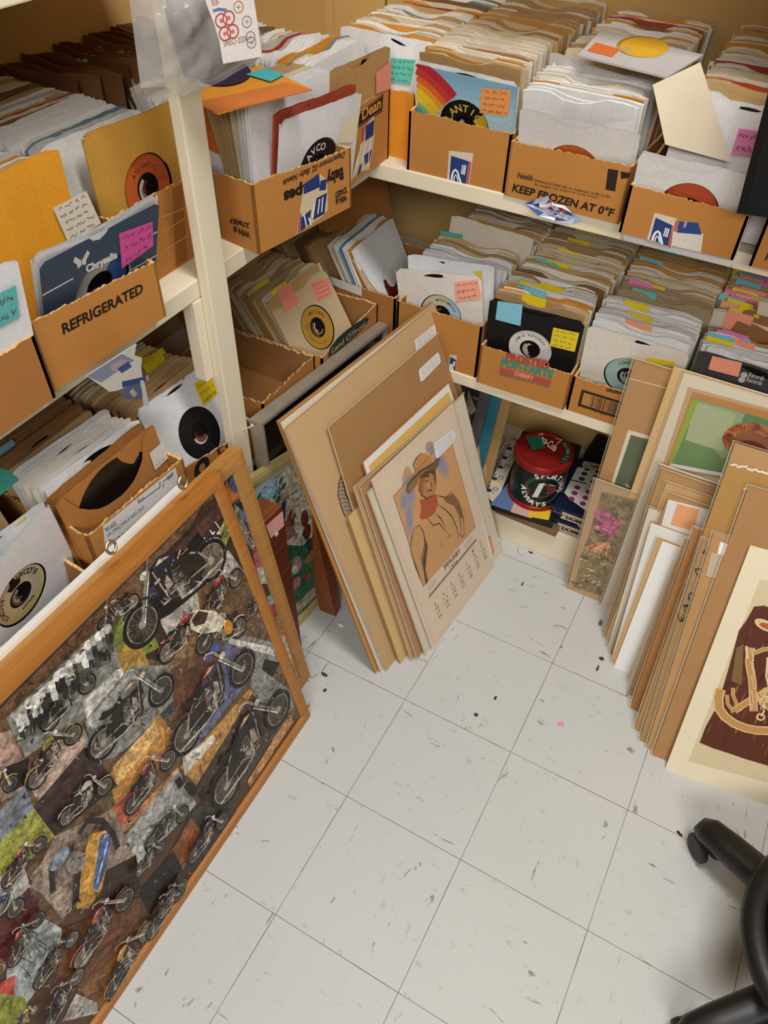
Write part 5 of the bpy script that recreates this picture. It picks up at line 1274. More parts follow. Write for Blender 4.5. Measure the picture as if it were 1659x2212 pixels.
tile([(160, 1960), (175, 1850), (190, 1800), (225, 1790), (238, 1810), (215, 1920), (185, 1960)], '#c4903c'); tile([(196, 1915), (212, 1800), (232, 1795), (236, 1815), (222, 1880), (206, 1922)], '#4a6494'); A.line([(205, 1905), (228, 1815)], .004, '#b8c4dc', px=True)
tile([(150, 1965), (158, 1870), (172, 1850), (166, 1935)], '#2a1e18'); A.line([(110, 1925), (106, 1870), (125, 1840), (155, 1828)], .012, '#2c2622', px=True); A.line([(165, 1800), (185, 1770), (215, 1770), (240, 1800), (250, 1830)], .012, '#2c2622', px=True); A.ell((124, 1852), .022, .016, '#8890a0', px=True); A.ell((160, 1860), .018, .026, '#8a8478', px=True)
for i in range(4):
    for j in range(3):
        u, v = 372 + i * 14 + j * 10, 1685 + i * 8 - j * 14 + j * 20
        if (i + j) % 2 == 0: A.poly([(u, v), (u + 12, v - 12), (u + 22, v + 6), (u + 10, v + 18)], '#1c1a18', px=True)
for k in range(12):
    R2 = random.Random(k); u, v = 40 + R2.random() * 90, 2020 + R2.random() * 90; A.line([(u, v), (u + R2.uniform(-20, 20), v - 20), (u + R2.uniform(-30, 30), v - 34)], .0022, '#4a4a48', px=True)
R = random.Random(77)
for k in range(330):   # small chrome and shadow details of the cut-out photos
    f = R.random(); u = R.uniform(0, 620); lo = 1530 - (u / 480) * 480 if u < 480 else 1060 + (u - 480) * 2.6; hi = 2560 - u * 1.53
    v = R.uniform(lo + 40, max(lo + 60, hi - 20))
    p_ = spot(u, v)
    if not (-wdth + .035 < p_.x < -.035 and .035 < p_.y < tr[1] - .04): continue
    t = R.random() * 6.28; L_ = R.uniform(.004, .022); A.line([tuple(p_), (p_.x + cos(t) * L_, p_.y + sin(t) * L_)], R.uniform(.0012, .004), R.choice(['#a89e8e', '#1c1613', '#2a201a', '#7a6c5c', '#8a6238', '#4a3c32', '#2c2420', '#5c6670']), taper=True) if 0 else A.line([tuple(p_), (p_.x + cos(t) * L_ * .5, p_.y + sin(t) * L_ * .5), (p_.x + cos(t + .6) * L_, p_.y + sin(t + .6) * L_)], R.uniform(.002, .006), R.choice(['#a89e8e', '#1c1613', '#2a201a', '#7a6c5c', '#8a6238', '#4a3c32', '#2c2420', '#5c6670']), taper=True)
# clip everything to the opening of the frame
x0, x1, y0, y1 = -wdth + .028, -.028, .028, tr[1] - .028
for i, v in enumerate(A.v):
    d = v - pm.o; a_, b_, n_ = d.dot(pm.e), d.dot(pm.up), d.dot(pm.n)
    A.v[i] = pm.at(min(max(a_, x0), x1), min(max(b_, y0), y1), n_)
A.build('collage', rm, PHOTO)
# ------------------------------------------------------------------ right stack of sleeved prints
def rprint(label, bl, tl, m, width=.42, film=None, yaw=0, t=.006, em=None, lean=None, name='matted_print', cat='print', y0=None):
    g = Plane((0, 0, 0), 0, 90).hit(*bl)      # point on the floor
    if y0 is not None: g.y = y0
    if lean is None:
        yt = 1.215 - .2 * (1.19 - g.y) / .432; lean = math.degrees(math.atan2(yt - g.y, .5))
    pl = Plane((g.x, g.y, 0), yaw, lean)
    T = Vector(pl.ab(*tl)); q = [Vector((0, 0)), Vector((width, 0)), T + Vector((width, 0)), T]
    root = empty(name, pl.at(width / 2, 0)); tag(root, label, cat, None)
    mb = MB(); slab(mb, [pl.at(v.x, v.y) for v in q], pl.n, t, 0, 1 if em else 0); mb.build('backing_board', [m, em or m], root)
    if film:
        e = .005; mb = MB(); slab(mb, [pl.at(v.x, v.y, .0012) for v in (q[0] + Vector((-e, 0)), q[1], q[2] + Vector((0, e)), q[3] + Vector((-e, e)))], pl.n, .0002); mb.build('clear_sleeve', film, root); filmedge(pl, [q[0] + Vector((-e, .002)), q[3] + Vector((-e, e)), q[2] + Vector((0, e))], root)
    return root, pl, q
KB = mat('brown kraft backing', '#a67c4b')
KL = mat('light kraft board', '#b48c5c', .8, .06, 10, .05)
CRB = mat('cream board', '#cfae78')
WB = mat('white board', '#dcdad4')
FILM2 = plastic_mat('glossy cellophane', '#e0d2b8', .05, .06)
rk, pk, qk = rprint('tall kraft-backed print with a dark green picture at the back left of the right stack', (1224, 1258), (1372, 777), KL, .40, FILM2, lean=3.5)
A = Art(pk, .0008); A.poly([(1357, 928), (1480, 963), (1440, 1080), (1320, 1045)], '#e0ded8', px=True); A.poly([(1363, 939), (1480, 970), (1440, 1085), (1327, 1046)], '#486048', px=True)
A.poly([(1352, 1050), (1350, 1043), (1358, 1047), (1362, 1056)], '#d8a0a0', px=True); A.poly([(1326, 1050), (1328, 1043), (1345, 1047), (1344, 1054)], '#2f5a40', px=True)
A.line([(1358, 817), (1440, 838)], .0025, '#e4e0d8', px=True); A.build('green_print', rk)
rf_, pf_, qf_ = rprint('small pink flower print in a clear sleeve at the far left of the right stack', (1225, 1271), (1286, 1035), mat('tan mat', '#b9a184', .8), .30, FILM2, lean=3.0)
A = Art(pf_, .0008)
A.poly([(1300, 1062), (1400, 1085), (1330, 1296), (1238, 1268)], '#8a7c66', px=True)
for k in range(46):
    R = random.Random(k + 3); f, g_ = R.random(), R.random(); u = 1300 - 62 * f + g_ * 60; v = 1066 + 200 * f + g_ * 22
    A.ell((u, v), .006 + .012 * R.random(), .004 + .006 * R.random(), R.choice(['#857a5e', '#6d6650', '#8e8a70', '#a08a60', '#5e5840']), rot=R.random() * 90, px=True, n=9)
for k in range(9): A.poly([(1330, 1150), (1283 + k * 3, 1102 + k * 7), (1290 + k * 4, 1095 + k * 4), (1340, 1140)], ['#b86a78', '#c07c84', '#a85c70', '#cf9a9c'][k % 4], px=True)
A.poly([(1292, 1100), (1325, 1112), (1340, 1130), (1330, 1165), (1300, 1150), (1282, 1140), (1295, 1125), (1280, 1112)], '#b5687c', px=True); A.line([(1290, 1108), (1330, 1140)], .003, '#8e88a0', px=True); A.line([(1284, 1135), (1325, 1150)], .003, '#d0a0a4', px=True)
for k in range(8): A.poly([(1318, 1168), (1262 + k * 9, 1178 + k * 3), (1266 + k * 9, 1190 + k * 3)], ['#c99a68', '#b8705c', '#d8b080'][k % 3], px=True)
for k in range(14): R = random.Random(k); A.ell((1245 + R.random() * 60, 1200 + R.random() * 75), .009, .003, '#c8a878', rot=R.random() * 60, px=True, n=8)
A.build('flower_print', rf_, PHOTO)
rprint('tall cream foam board behind the portrait print of the right stack', (1281.4, 1293.6), (1455.5, 794), CRB, .5, None, em=CRB)
rp_, pp_, qp_ = rprint('white-matted portrait print with a green background, tallest of the right stack', (1297, 1307), (1479, 803), WB, .5, FILM2, em=KL)
A = Art(pp_, .0008)
A.poly([(1487, 836), (1720, 898), (1700, 1060), (1430, 1010)], '#c2a688', px=True)
A.poly([(1496, 846), (1720, 905), (1720, 1070), (1440, 1003)], '#b9823c', px=True)
A.poly([(1496, 859), (1720, 925), (1720, 1070), (1444, 1000)], '#5f8f60', px=True)
A.poly([(1500, 862), (1720, 926), (1720, 960), (1560, 990), (1480, 905)], '#8fae88', px=True)
A.poly([(1504, 868), (1590, 895), (1560, 975), (1480, 950)], '#a6bb9e', px=True); A.poly([(1610, 892), (1720, 926), (1720, 1060), (1560, 1010)], '#3f8a62', px=True)
A.poly([(1496, 861), (1510, 865), (1470, 960), (1452, 1001), (1444, 1000)], '#8fae3c', px=True)
A.ell((1618, 955), .052, .048, '#8a4c2c', px=True)
for k in range(26):
    R = random.Random(k * 3 + 1); t = 20 + k * 8.2; c = (1618 + 44 * cos(rad(t)) * 1.0, 948 - 30 * sin(rad(t)) * .9); A.ell(c, .014, .011, R.choice(['#a5663a', '#7a3e22', '#b87848', '#8f5430']), rot=R.random() * 90, px=True, n=12); A.ring(pp_.ab(*c), .006, .0085, '#5a2a18', 12)
A.ell((1620, 980), .040, .036, '#6a3020', px=True); A.ell((1625, 1000), .03, .03, '#c48a68', px=True); A.ell((1655, 1000), .014, .02, '#6e3626', px=True)
A.build('portrait_print', rp_)
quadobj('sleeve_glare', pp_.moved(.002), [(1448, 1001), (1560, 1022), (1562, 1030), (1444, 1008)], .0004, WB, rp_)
rprint('thin kraft sheet edge in the right stack just left of the floor gap', (1304, 1366), (1425, 1004), KB, .34, FILM2, em=WB)
rprint('kraft-backed sleeve with a creased clear top in the right stack', (1305, 1374), (1429, 1014), KL, .36, FILM2, em=KL)
rprint('cream print in a clear sleeve under the creased kraft one in the right stack', (1306, 1379), (1440, 1042), CRB, .34, FILM2)
rprint('thin white-edged sleeve with a crumpled top, left side of the right stack', (1312, 1398), (1402, 1096), WB, .3, FILM2, em=KB)
r3, p3, q3 = rprint('kraft-backed sleeve holding a white card with an orange square in the right stack', (1318, 1412), (1446, 1066), KL, .34, FILM2)
A = Art(p3, .002); A.poly([(1444, 1078), (1532, 1100), (1515, 1166), (1426, 1144)], '#dcdad4', px=True); A.poly([(1463, 1087), (1511, 1100), (1498, 1146), (1448, 1133)], '#e2a070', px=True); A.build('white_card', r3)
rprint('white sheet with a kraft edge in the middle of the right stack', (1320, 1424), (1407, 1129), WB, .26, None, em=KB)
rprint('cream board just behind the broad white sheet of the right stack', (1322, 1432), (1421, 1162), CRB, .3, FILM2)
rprint('broad blank white sheet in the middle of the right stack', (1326, 1440), (1431, 1168), mat('bright white board', '#e6e5e1', .7, .03), .3, None, em=KB)
rprint('cream sheet partly covering the broad white one in the right stack', (1356, 1470), (1458, 1217), mat('pale mat', '#d5cdbf', .75, .04), .26, FILM2)
rprint('kraft-backed print with a brown bottom edge in the right stack', (1358, 1500), (1480, 1165), KB, .3, FILM2, em=KL)
rprint('kraft sleeve with a teal strip near its top in the right stack', (1362, 1530), (1500, 1140), mat('ochre kraft', '#a8702e', .8), .3, FILM2, em=WB)
rq, pq, qq = rprint('tall folded kraft envelope with a crinkled clear top in the right stack', (1370, 1578), (1588, 957), KL, .46, FILM2, em=KL, y0=.828, yaw=1.5)
A = Art(pq, .002); A.poly([(1575, 996), (1700, 1030), (1690, 1060), (1616, 1040), (1560, 1300), (1500, 1290), (1480, 1260)], '#a97f45', px=True)
for k in range(14): R = random.Random(k); u = 1578 + k * 7; v = 999 + k * 1.9; A.line([(u, v + R.random() * 6), (u + 9, v + R.random() * 6)], .004, '#ddd8cc', px=True)
for k in range(8): R = random.Random(k); u = 1606 + k * 8; v = 1052 + k * 2; A.line([(u, v + R.random() * 5), (u + 9, v + R.random() * 5)], .005, '#d5c8b0', px=True)
A.build('folded_flap', rq)
rl, pL, qL = rprint('narrow sleeved print with large handwritten letters down its edge', (1377, 1612), (1519, 1163), mat('grey tan sheet', '#9c8058', .75), .3, FILM2, em=WB, y0=.804, yaw=3)
A = Art(pL, .002)
for ch, (u, v) in (('V', (1521, 1196)), ('D', (1507, 1240)), ('Q', (1492, 1292)), ('E', (1482, 1318)), ('3', (1470, 1338))):
    A.text(ch, (u - 6, v - 12), (u - 2, v + 6), .014, '#33291f', px=True)
A.build('marker_letters', rl)
rw2, pw2, qw2 = rprint('kraft print with a small white label at its top beside the lettered one', (1391, 1632), (1542, 1150), KL, .3, FILM2, em=WB, y0=.792, yaw=4)
A = Art(pw2, .002); A.poly([(1556, 1170), (1574, 1175), (1568, 1202), (1549, 1197)], '#dfe0e0', px=True); A.poly([(1537, 1192), (1566, 1200), (1552, 1250), (1524, 1244)], '#b9a58c', px=True); A.build('white_label', rw2)
rprint('broad kraft-backed sleeve right behind the front painting of the right stack', (1403.5, 1648.6), (1617, 1052), KB, .5, FILM2, em=KL, yaw=5, y0=.780)
# bark painting
rb_, pb_, qb_ = rprint('cream-matted bark painting of a pale animal figure at the front of the right stack', (1436.4, 1661.4), (1620.7, 1178), mat('cream mat board', '#dfd2b4', .7, .04, 12), .50, None, yaw=7.5, lean=27.3, em=CRB)
A = Art(pb_, .0006)
A.poly([(1642, 1252), (1760, 1270), (1700, 1800), (1660, 1690), (1487, 1644)], '#cdbd97', px=True)
A.poly([(1629, 1310), (1650, 1308), (1720, 1330), (1720, 1680), (1659, 1654), (1612, 1640), (1571, 1626), (1540, 1616), (1511, 1604), (1524, 1570), (1546, 1530), (1560, 1490), (1572, 1450), (1583, 1410), (1596, 1362), (1612, 1340)], '#5a2e1e', px=True)
R = random.Random(12)
for k in range(160):
    u = R.uniform(1520, 1690); v = R.uniform(1315, 1650)
    if u < 1629 - (v - 1310) * .40 + 8 or v > 1604 + (u - 1511) * .33 - 38: continue
    L_ = R.uniform(8, 34); A.line([(u, v), (u - L_ * .25, v + L_ * .5), (u - L_ * .42, v + L_)], R.uniform(.0015, .006), R.choice(['#6e3a24', '#48241a', '#7e4a2c', '#5e3020', '#8a6236']), px=True, taper=True)
A.poly([(1590, 1400), (1606, 1390), (1602, 1480), (1580, 1470)], '#7c6038', px=True)
cr = '#d9bd8c'; c2 = '#b98a50'
def body(pts, w, c, o='#ecdcb8'): A.line(pts, w * 1.35, o, px=True); A.line(pts, w, c, px=True)
tail = [(1556, 1488), (1551, 1508), (1553, 1530), (1566, 1548), (1585, 1562), (1610, 1572), (1635, 1577), (1665, 1578), (1700, 1572)]
body(tail, .017, c2, cr)
body([(1570, 1500), (1572, 1520), (1585, 1538)], .006, c2, cr); body([(1583, 1485), (1583, 1500), (1592, 1522), (1600, 1535)], .006, c2, cr)
body([(1586, 1535), (1600, 1525), (1620, 1512), (1645, 1502), (1670, 1495)], .012, c2, cr)
body([(1622, 1398), (1618, 1430), (1625, 1470), (1628, 1536)], .013, c2, cr); body([(1612, 1395), (1614, 1422)], .004, cr); body([(1622, 1412), (1650, 1402), (1690, 1398)], .008, c2, cr)
A.poly([(1630, 1500), (1650, 1485), (1700, 1470), (1700, 1540), (1660, 1535), (1640, 1520)], '#cba874', px=True); A.poly([(1655, 1420), (1700, 1400), (1700, 1490), (1660, 1480)], '#c89c62', px=True)
body([(1658, 1420), (1655, 1460), (1662, 1490)], .003, cr)
A.ell((1652, 1350), .024, .012, cr, rot=-14, px=True); A.ell((1652, 1350), .017, .007, '#a85c34', rot=-14, px=True); body([(1634, 1347), (1645, 1342), (1660, 1344)], .003, cr)
A.ring(pb_.ab(1643, 1548), .006, .010, cr, 16); body([(1648, 1520), (1650, 1536), (1644, 1546)], .003, cr)
for k in range(22): f = k / 22; i = int(f * 8); A.line([(1620 + (k % 5) * 2, 1400 + k * 6), (1626 + (k % 3), 1404 + k * 6)], .0015, '#efe0c0', px=True)
for k in range(60):
    R = random.Random(k); A.ell((1640 + R.random() * 30, 1495 + R.random() * 36), .0018, .0018, R.choice(['#e8d4a8', '#8a5a30']), px=True, n=6)
A.build('bark_painting', rb_)

# ------------------------------------------------------------------ bottom compartment
Zb = .118
for k, (c, lab_) in enumerate((('#1c1d1a', 'dark album cover with a pale triangle leaning in the bottom compartment'), ('#54504a', 'grey-edged album cover second in the bottom compartment'), ('#2f6f7c', 'teal album cover leaning in the bottom compartment'), ('#a98858', 'tan album cover at the right end of the leaning albums'))):
    pl = Plane((-.50 + .028 * k, 1.34 + .022 * k, Zb), -14, 9, 0)
    root = empty('album_sleeve', pl.at(.17, 0)); tag(root, lab_, 'album')
    mb = MB(); mb.obox(pl.at(0, 0), pl.e * .335, pl.up * .385, -pl.n * .008, 0, .001); mb.build('cover', mat('album ' + c, c, .5, .15, 8), root)
    if k == 0:
        A = Art(pl, .001); A.poly([(1012, 842), (1029, 886), (1017, 897), (1007, 885)], '#7a6c5a', px=True); A.line([(1022, 858), (1034, 862)], .008, '#5a5248', px=True); A.build('cover_print', root)
def flatp(z): return Plane((0, 0, z), 0, 90)
# stacked board games
yw_ = -6
def game(label, x, y, z, w, d, h, yaw, cols):
    root = empty('board_game_box', (x, y, z), yaw); tag(root, label, 'board game')
    P = Plane((x, y, z), yaw); mb = MB(); mb.obox(P.at(0, 0), P.e * w, -P.n * d, Vector((0, 0, h)), 0, .002); mb.build('box_lid', mat('game ' + cols, cols, .5, .1, 12), root)
    return root
g0 = game('lower brown game box under the black and blue one', -.035, 1.262, Zb, .20, .34, .022, -1, '#7a5c3c')
g1 = game('black board game box with cartoon figures and a blue panel under the round tin', -.052, 1.245, Zb + .022, .200, .38, .026, 6, '#1b1817')
gp = flatp(Zb + .0488)
A = Art(gp, .0004)
A.poly([(1103, 950), (1123, 957), (1124, 975), (1112, 990), (1070, 1092), (1050, 1070), (1060, 1040)], '#c9bca4', px=True)
A.poly([(1100, 1040), (1140, 1060), (1150, 1080), (1110, 1107), (1059, 1090)], '#5c6f9c', px=True); A.poly([(1103, 1106), (1112, 1080), (1150, 1085), (1148, 1120)], '#c9a298', px=True)
A.poly([(1148, 1092), (1193, 1096), (1185, 1124), (1141, 1116)], '#dcb82c', px=True)
for k, (u, v) in enumerate(((1104, 965), (1094, 985), (1085, 1005), (1072, 1030), (1060, 1055))):
    A.ell((u - 4, v + 4), .010, .008, '#2c3040', px=True, n=10); A.line([(u - 12, v - 2), (u - 4, v - 2), (u, v - 6)], .003, '#2c3040', px=True); A.ell((u + 6, v + 10), .003, .003, '#b0603c', px=True, n=8); A.ring(gp.ab(u + 10, v + 2), .006, .009, '#4a5878', 10)
A.line([(1060, 1000), (1095, 945)], .003, '#5a5248', px=True); A.line([(1055, 990), (1088, 940)], .002, '#5a5248', px=True); A.poly([(1066, 955), (1073, 940), (1080, 942), (1073, 957)], '#6a5c48', px=True); A.text('SEEK', (1078, 960), (1090, 940), .008, '#6a5c48', px=True); A.text('CHEESE', (1116, 1090), (1140, 1098), .018, '#e8d8d0', px=True, bold=.02)
A.text('KING', (1090, 1040), (1094, 1050), .005, '#222', px=True)
A.build('lid_print', g1)
# round cola tin
tc = Vector((.052, 1.362, Zb + .0485)); TR_ = .082; TH = .175
root = empty('round_tin', tc); tag(root, 'round red and dark green cola tin with a green note on its lid', 'tin')
REDM = mat('red tin', '#8c1f1c', .3, .25, 14, .02, metal=.35); GRT = mat('dark green tin', '#16241e', .3, .4, 22, 0, metal=.3)
mb = MB(); mb.lathe(tc, [(TR_ + .004, 0), (TR_ + .004, .012), (TR_, .016)], 56, 0); mb.lathe(tc, [(TR_, .014), (TR_, TH - .02)], 56, 1); mb.build('tin_body', [REDM, GRT], root, smooth=False)
mb = MB(); mb.lathe(tc, [(TR_ + .005, TH - .026), (TR_ + .006, TH - .006), (TR_ + .003, TH - .001), (TR_ - .006, TH), (TR_ - .012, TH - .004), (.0001, TH - .002)], 56); lid = mb.build('tin_lid', REDM, root)
cp_ = Plane(tc + Vector((0, 0, TH + .0005)), 0, 90)
A = Art(cp_, .0004)
A.ring((0, 0), TR_ * .72, TR_ * .93, '#1c3a2c', 20, a0=-25, a1=62); A.arctext('ALWAYS', (0, 0), TR_ * .82, 20, .011, '#8fa890', spread=72)
A.text('Coca-Cola', (1158, 946), (1198, 976), 0, '#e0cfb4', px=True, bold=.03, tl=(1168, 934))
A.poly([(1135, 943), (1166, 941), (1178, 968), (1150, 972)], '#1f6a54', px=True); A.line([(1200, 947), (1213, 950), (1204, 958)], .006, '#c9a060', px=True)
A.build('lid_print', lid)
def cyl(a, b, off): t = rad(a); return tc + Vector(((TR_ + .001 + off) * cos(t), (TR_ + .001 + off) * sin(t), b))
class CArt(Art):
    pass
A = Art(cp_, .0004, fmap=None); A.fmap = lambda a, b, off: cyl(a * 12 - 62, b + TH * .5, off)
def cpoly(pts, c): A.poly(pts, c)
k_ = 1 / (rad(12) * TR_)     # metres to a-units
A.ring((0, -.004), .048, .058, '#2a4a3c', 40, sq=k_)
n_ = len(A.v)
A.ell((-.1 * k_ * .1, 0), .050 * k_, .030, '#6a2a20', rot=0, n=36)
for (x0, x1, y0, y1, c) in ((-.028, -.012, -.034, .030, '#cfd0cc'), (-.006, .034, -.016, -.008, '#d8a8a8'),):
    A.poly([(x0 * k_, y0), (x1 * k_, y0 + .004), ((x1 + .012) * k_, y1), ((x0 + .012) * k_, y1 - .004)], c)
A.line([(-.01 * k_, .022), (.02 * k_, .020), (.038 * k_, .010)], .003, '#d8d0c0')
def carc(t, r, am, h, col, spread, flip=False):
    n = len(t)
    for i, ch in enumerate(t):
        if ch == ' ': continue
        a = rad(am + spread * (.5 - (i + .5) / n) * (-1 if flip else 1)); vs, fs, w = text_tris(ch, .04)
        rr = Vector((cos(a), sin(a))); tt = Vector((sin(a), -cos(a)))
        if flip: rr, tt = -rr, -tt
        base = Vector((cos(a), sin(a))) * r; k = len(A.v)
        for x, y in vs:
            q = base + tt * (x - w / 2) * h + rr * (y - .5) * h; A.v.append(A._pt(q.x * k_, q.y))
        A.f += [tuple(q + k for q in f) for f in fs]; A.c += [srgb(col)] * len(fs)
for dx, cc in ((.0015, '#a83c34'), (0, '#ddd8cc')):
    A.off += .0003; carc('SPORTING', .058, 52, .017, cc, 150); carc('ALWAYS', .058, 235, .017, cc, 110, flip=True)
A.build('body_print', root)
# domino tins
NAVY = mat('navy tin', '#1c2744', .3, .1, 20, 0, metal=.3); GREYT = mat('tin rim', '#8a8c90', .3, metal=.7)
def domino(label, x, y, z, yaw, cards=False):
    root = empty('domino_tin', (x, y, z), yaw); tag(root, label, 'tin', None)
    P = Plane((x, y, z), yaw); W, D, Hh = .165, .25, .042
    mb = MB(); mb.obox(P.at(0, 0), P.e * W, -P.n * D, Vector((0, 0, Hh * .62)), 0, .012); mb.build('tin_base', NAVY, root)
    mb = MB(); mb.obox(P.at(-.002, Hh * .6, .002), P.e * (W + .004), -P.n * (D + .004), Vector((0, 0, Hh * .4)), 0, .012); mb.build('tin_lid', NAVY, root)
    mb = MB(); pts = [P.at(.008, Hh * .6, .003), P.at(W - .008, Hh * .6, .003), P.at(W + .003, Hh * .6, -.010), P.at(W + .003, Hh * .6, -D + .01), P.at(W - .008, Hh * .6, -D - .003), P.at(.008, Hh * .6, -D - .003), P.at(-.003, Hh * .6, -D + .01), P.at(-.003, Hh * .6, -.010)]
    mb.tube(pts, .0018, 6, closed=True); mb.build('tin_rim', GREYT, root)
    A = Art(P, .0035); A.poly([(.03, .008), (.036, .024), (.03, .036), (.15, .036), (.145, .008)], '#cbb890'); A.text('DOMINOES', (.046, .014), (.155, .014), .013, '#1a1612', bold=.06); A.ell((.115, .006), .03, .010, '#a8a098'); A.build('front_label', root)
    if cards:
        T = Plane(P.at(0, Hh, 0), yaw, 90); A = Art(T, .0008)
        A.poly([(.012, .20), (.10, .245), (.15, .20), (.15, .03), (.115, .018), (.04, .05), (.012, .07)], '#d8d4ce')
        A.line([(.012, .135), (.06, .142)], .005, '#1c1a18'); A.line([(.09, .146), (.15, .125)], .005, '#1c1a18')
        for i in range(3):
            for j in range(3): A.ell((.040 + i * .036, .055 + j * .028 - i * .003), .0095, .0095, '#8a3258', n=16); A.ell((.040 + i * .036, .155 + j * .026 + i * .004), .0095, .0095, '#24443c', n=16)
        A.build('domino_picture', root)
    return root
domino('lower navy domino tin at the right of the bottom compartment', .125, 1.288, Zb, 2)
domino('upper navy domino tin with dotted tiles pictured on its lid', .128, 1.295, Zb + .0425, 1, True)
d3 = game('black boxed game with cream lettering behind the domino tins', .135, 1.56, Zb, .19, .11, .10, -4, '#171411')
A = Art(flatp(Zb + .1005), .0004); A.poly([(1257, 1003), (1262, 996), (1300, 1004), (1310, 1016), (1262, 1012)], '#b8a888', px=True); A.text('L. WES', (1264, 1008), (1300, 1014), .012, '#1a1612', px=True, bold=.03); A.build('lid_print', d3)

# ------------------------------------------------------------------ plastic bag on the post
bp_ = Plane((-.440, .64, 1.40), 62, -4)
BAG = plastic_mat('grey poly bag', '#d0cdca', .36, .1)
Lp = [(268, -140), (276, -60), (279, 0), (287, 60), (295, 120), (304, 190)]; Rp = [(560, -160), (552, -80), (548, 0), (556, 50), (572, 95), (561, 122)]
root = empty('plastic_bag', bp_.hit(430, 180)); tag(root, 'crumpled translucent plastic bag with a printed paper tag hanging on the post', 'bag')
def bagsheet(name, off, amp, m, seed, Lq=Lp, Rq=Rp, bot=((304, 190), (330, 180), (352, 180), (378, 203), (398, 192), (455, 178), (500, 152), (561, 122))):
    R = random.Random(seed); nu, nv = 26, 22; V = []; ph = [R.random() * 6 for _ in range(6)]
    def lerpl(Pl, f):
        f *= len(Pl) - 1; i = min(int(f), len(Pl) - 2); f -= i
        return (Pl[i][0] * (1 - f) + Pl[i + 1][0] * f, Pl[i][1] * (1 - f) + Pl[i + 1][1] * f)
    for j in range(nv + 1):
        fv = j / nv; l = lerpl(Lq, fv); r = lerpl(Rq, fv)
        for i in range(nu + 1):
            fu = i / nu; x = l[0] * (1 - fu) + r[0] * fu; y = l[1] * (1 - fu) + r[1] * fu
            b = lerpl(bot, fu); w = max(0, (fv - .55) / .45) ** 2; base_y = l[1] * (1 - fu) + r[1] * fu
            lb = Lq[-1][1] * (1 - fu) + Rq[-1][1] * fu
            y += (b[1] - lb) * w; x += (b[0] - (Lq[-1][0] * (1 - fu) + Rq[-1][0] * fu)) * w
            e = sin(pi * fu) ** .5 * (.35 + .65 * sin(pi * min(1, fv * 1.02)))
            o = off * e + amp * (sin(fu * 17 + ph[0] + fv * 5) + sin(fv * 13 + ph[1] + fu * 8) * .7 + sin((fu + fv) * 29 + ph[2]) * .45 + sin(fu * 43 - fv * 21 + ph[3]) * .3) * e
            V.append(bp_.at(*bp_.ab(x, y), o))
    Fs = [(j * (nu + 1) + i, j * (nu + 1) + i + 1, (j + 1) * (nu + 1) + i + 1, (j + 1) * (nu + 1) + i) for j in range(nv) for i in range(nu)]
    return obj(name, V, Fs, m, root, smooth=True)
bagsheet('bag_front', .050, .007, BAG, 2); bagsheet('bag_back', .0, .004, BAG, 3)
bagsheet('bag_contents', .034, .007, mat('crumpled grey plastic', '#8a8684', .3, 1.0, 20, .4), 7, [(340, -140), (345, -60), (352, 0), (364, 60), (380, 110), (398, 165)], [(530, -150), (520, -60), (515, 0), (520, 40), (528, 80), (520, 118)], ((398, 165), (430, 165), (460, 155), (520, 118)))
tp_ = bp_.moved(.066)
A = Art(tp_, .0); A.poly([(436, -30), (538, -60), (552, 20), (566, 122), (482, 138), (474, 90), (462, 50), (448, 15)], '#dcd4cc', px=True)
for (u, v) in ((478, 45), (494, 39), (486, 73), (503, 68)): A.ring(tp_.ab(u, v), .0075, .0098, '#b8504c', 20); A.ell((u, v), .003, .003, '#c8746c', px=True, n=12)
A.line([(460, 24), (472, 20), (490, 22)], .004, '#6a76a0', px=True)
for (u, v) in ((533, 47), (541, 80), (543, 92), (515, 15)): A.ring(tp_.ab(u, v), .0065, .008, '#8a8078' if v > 20 else '#c8746c', 16); A.line([(u - 5, v), (u + 5, v)], .001, '#8a8078', px=True); A.line([(u, v - 6), (u, v + 6)], .001, '#8a8078', px=True)
A.text('SRECI', (484, 100), (510, 94), .008, '#7a5c50', px=True); A.text('0201', (515, 94), (535, 88), .008, '#7a6a60', px=True); A.text('RSR', (460, 14), (474, 8), .008, '#a85048', px=True)
A.build('paper_tag', root)

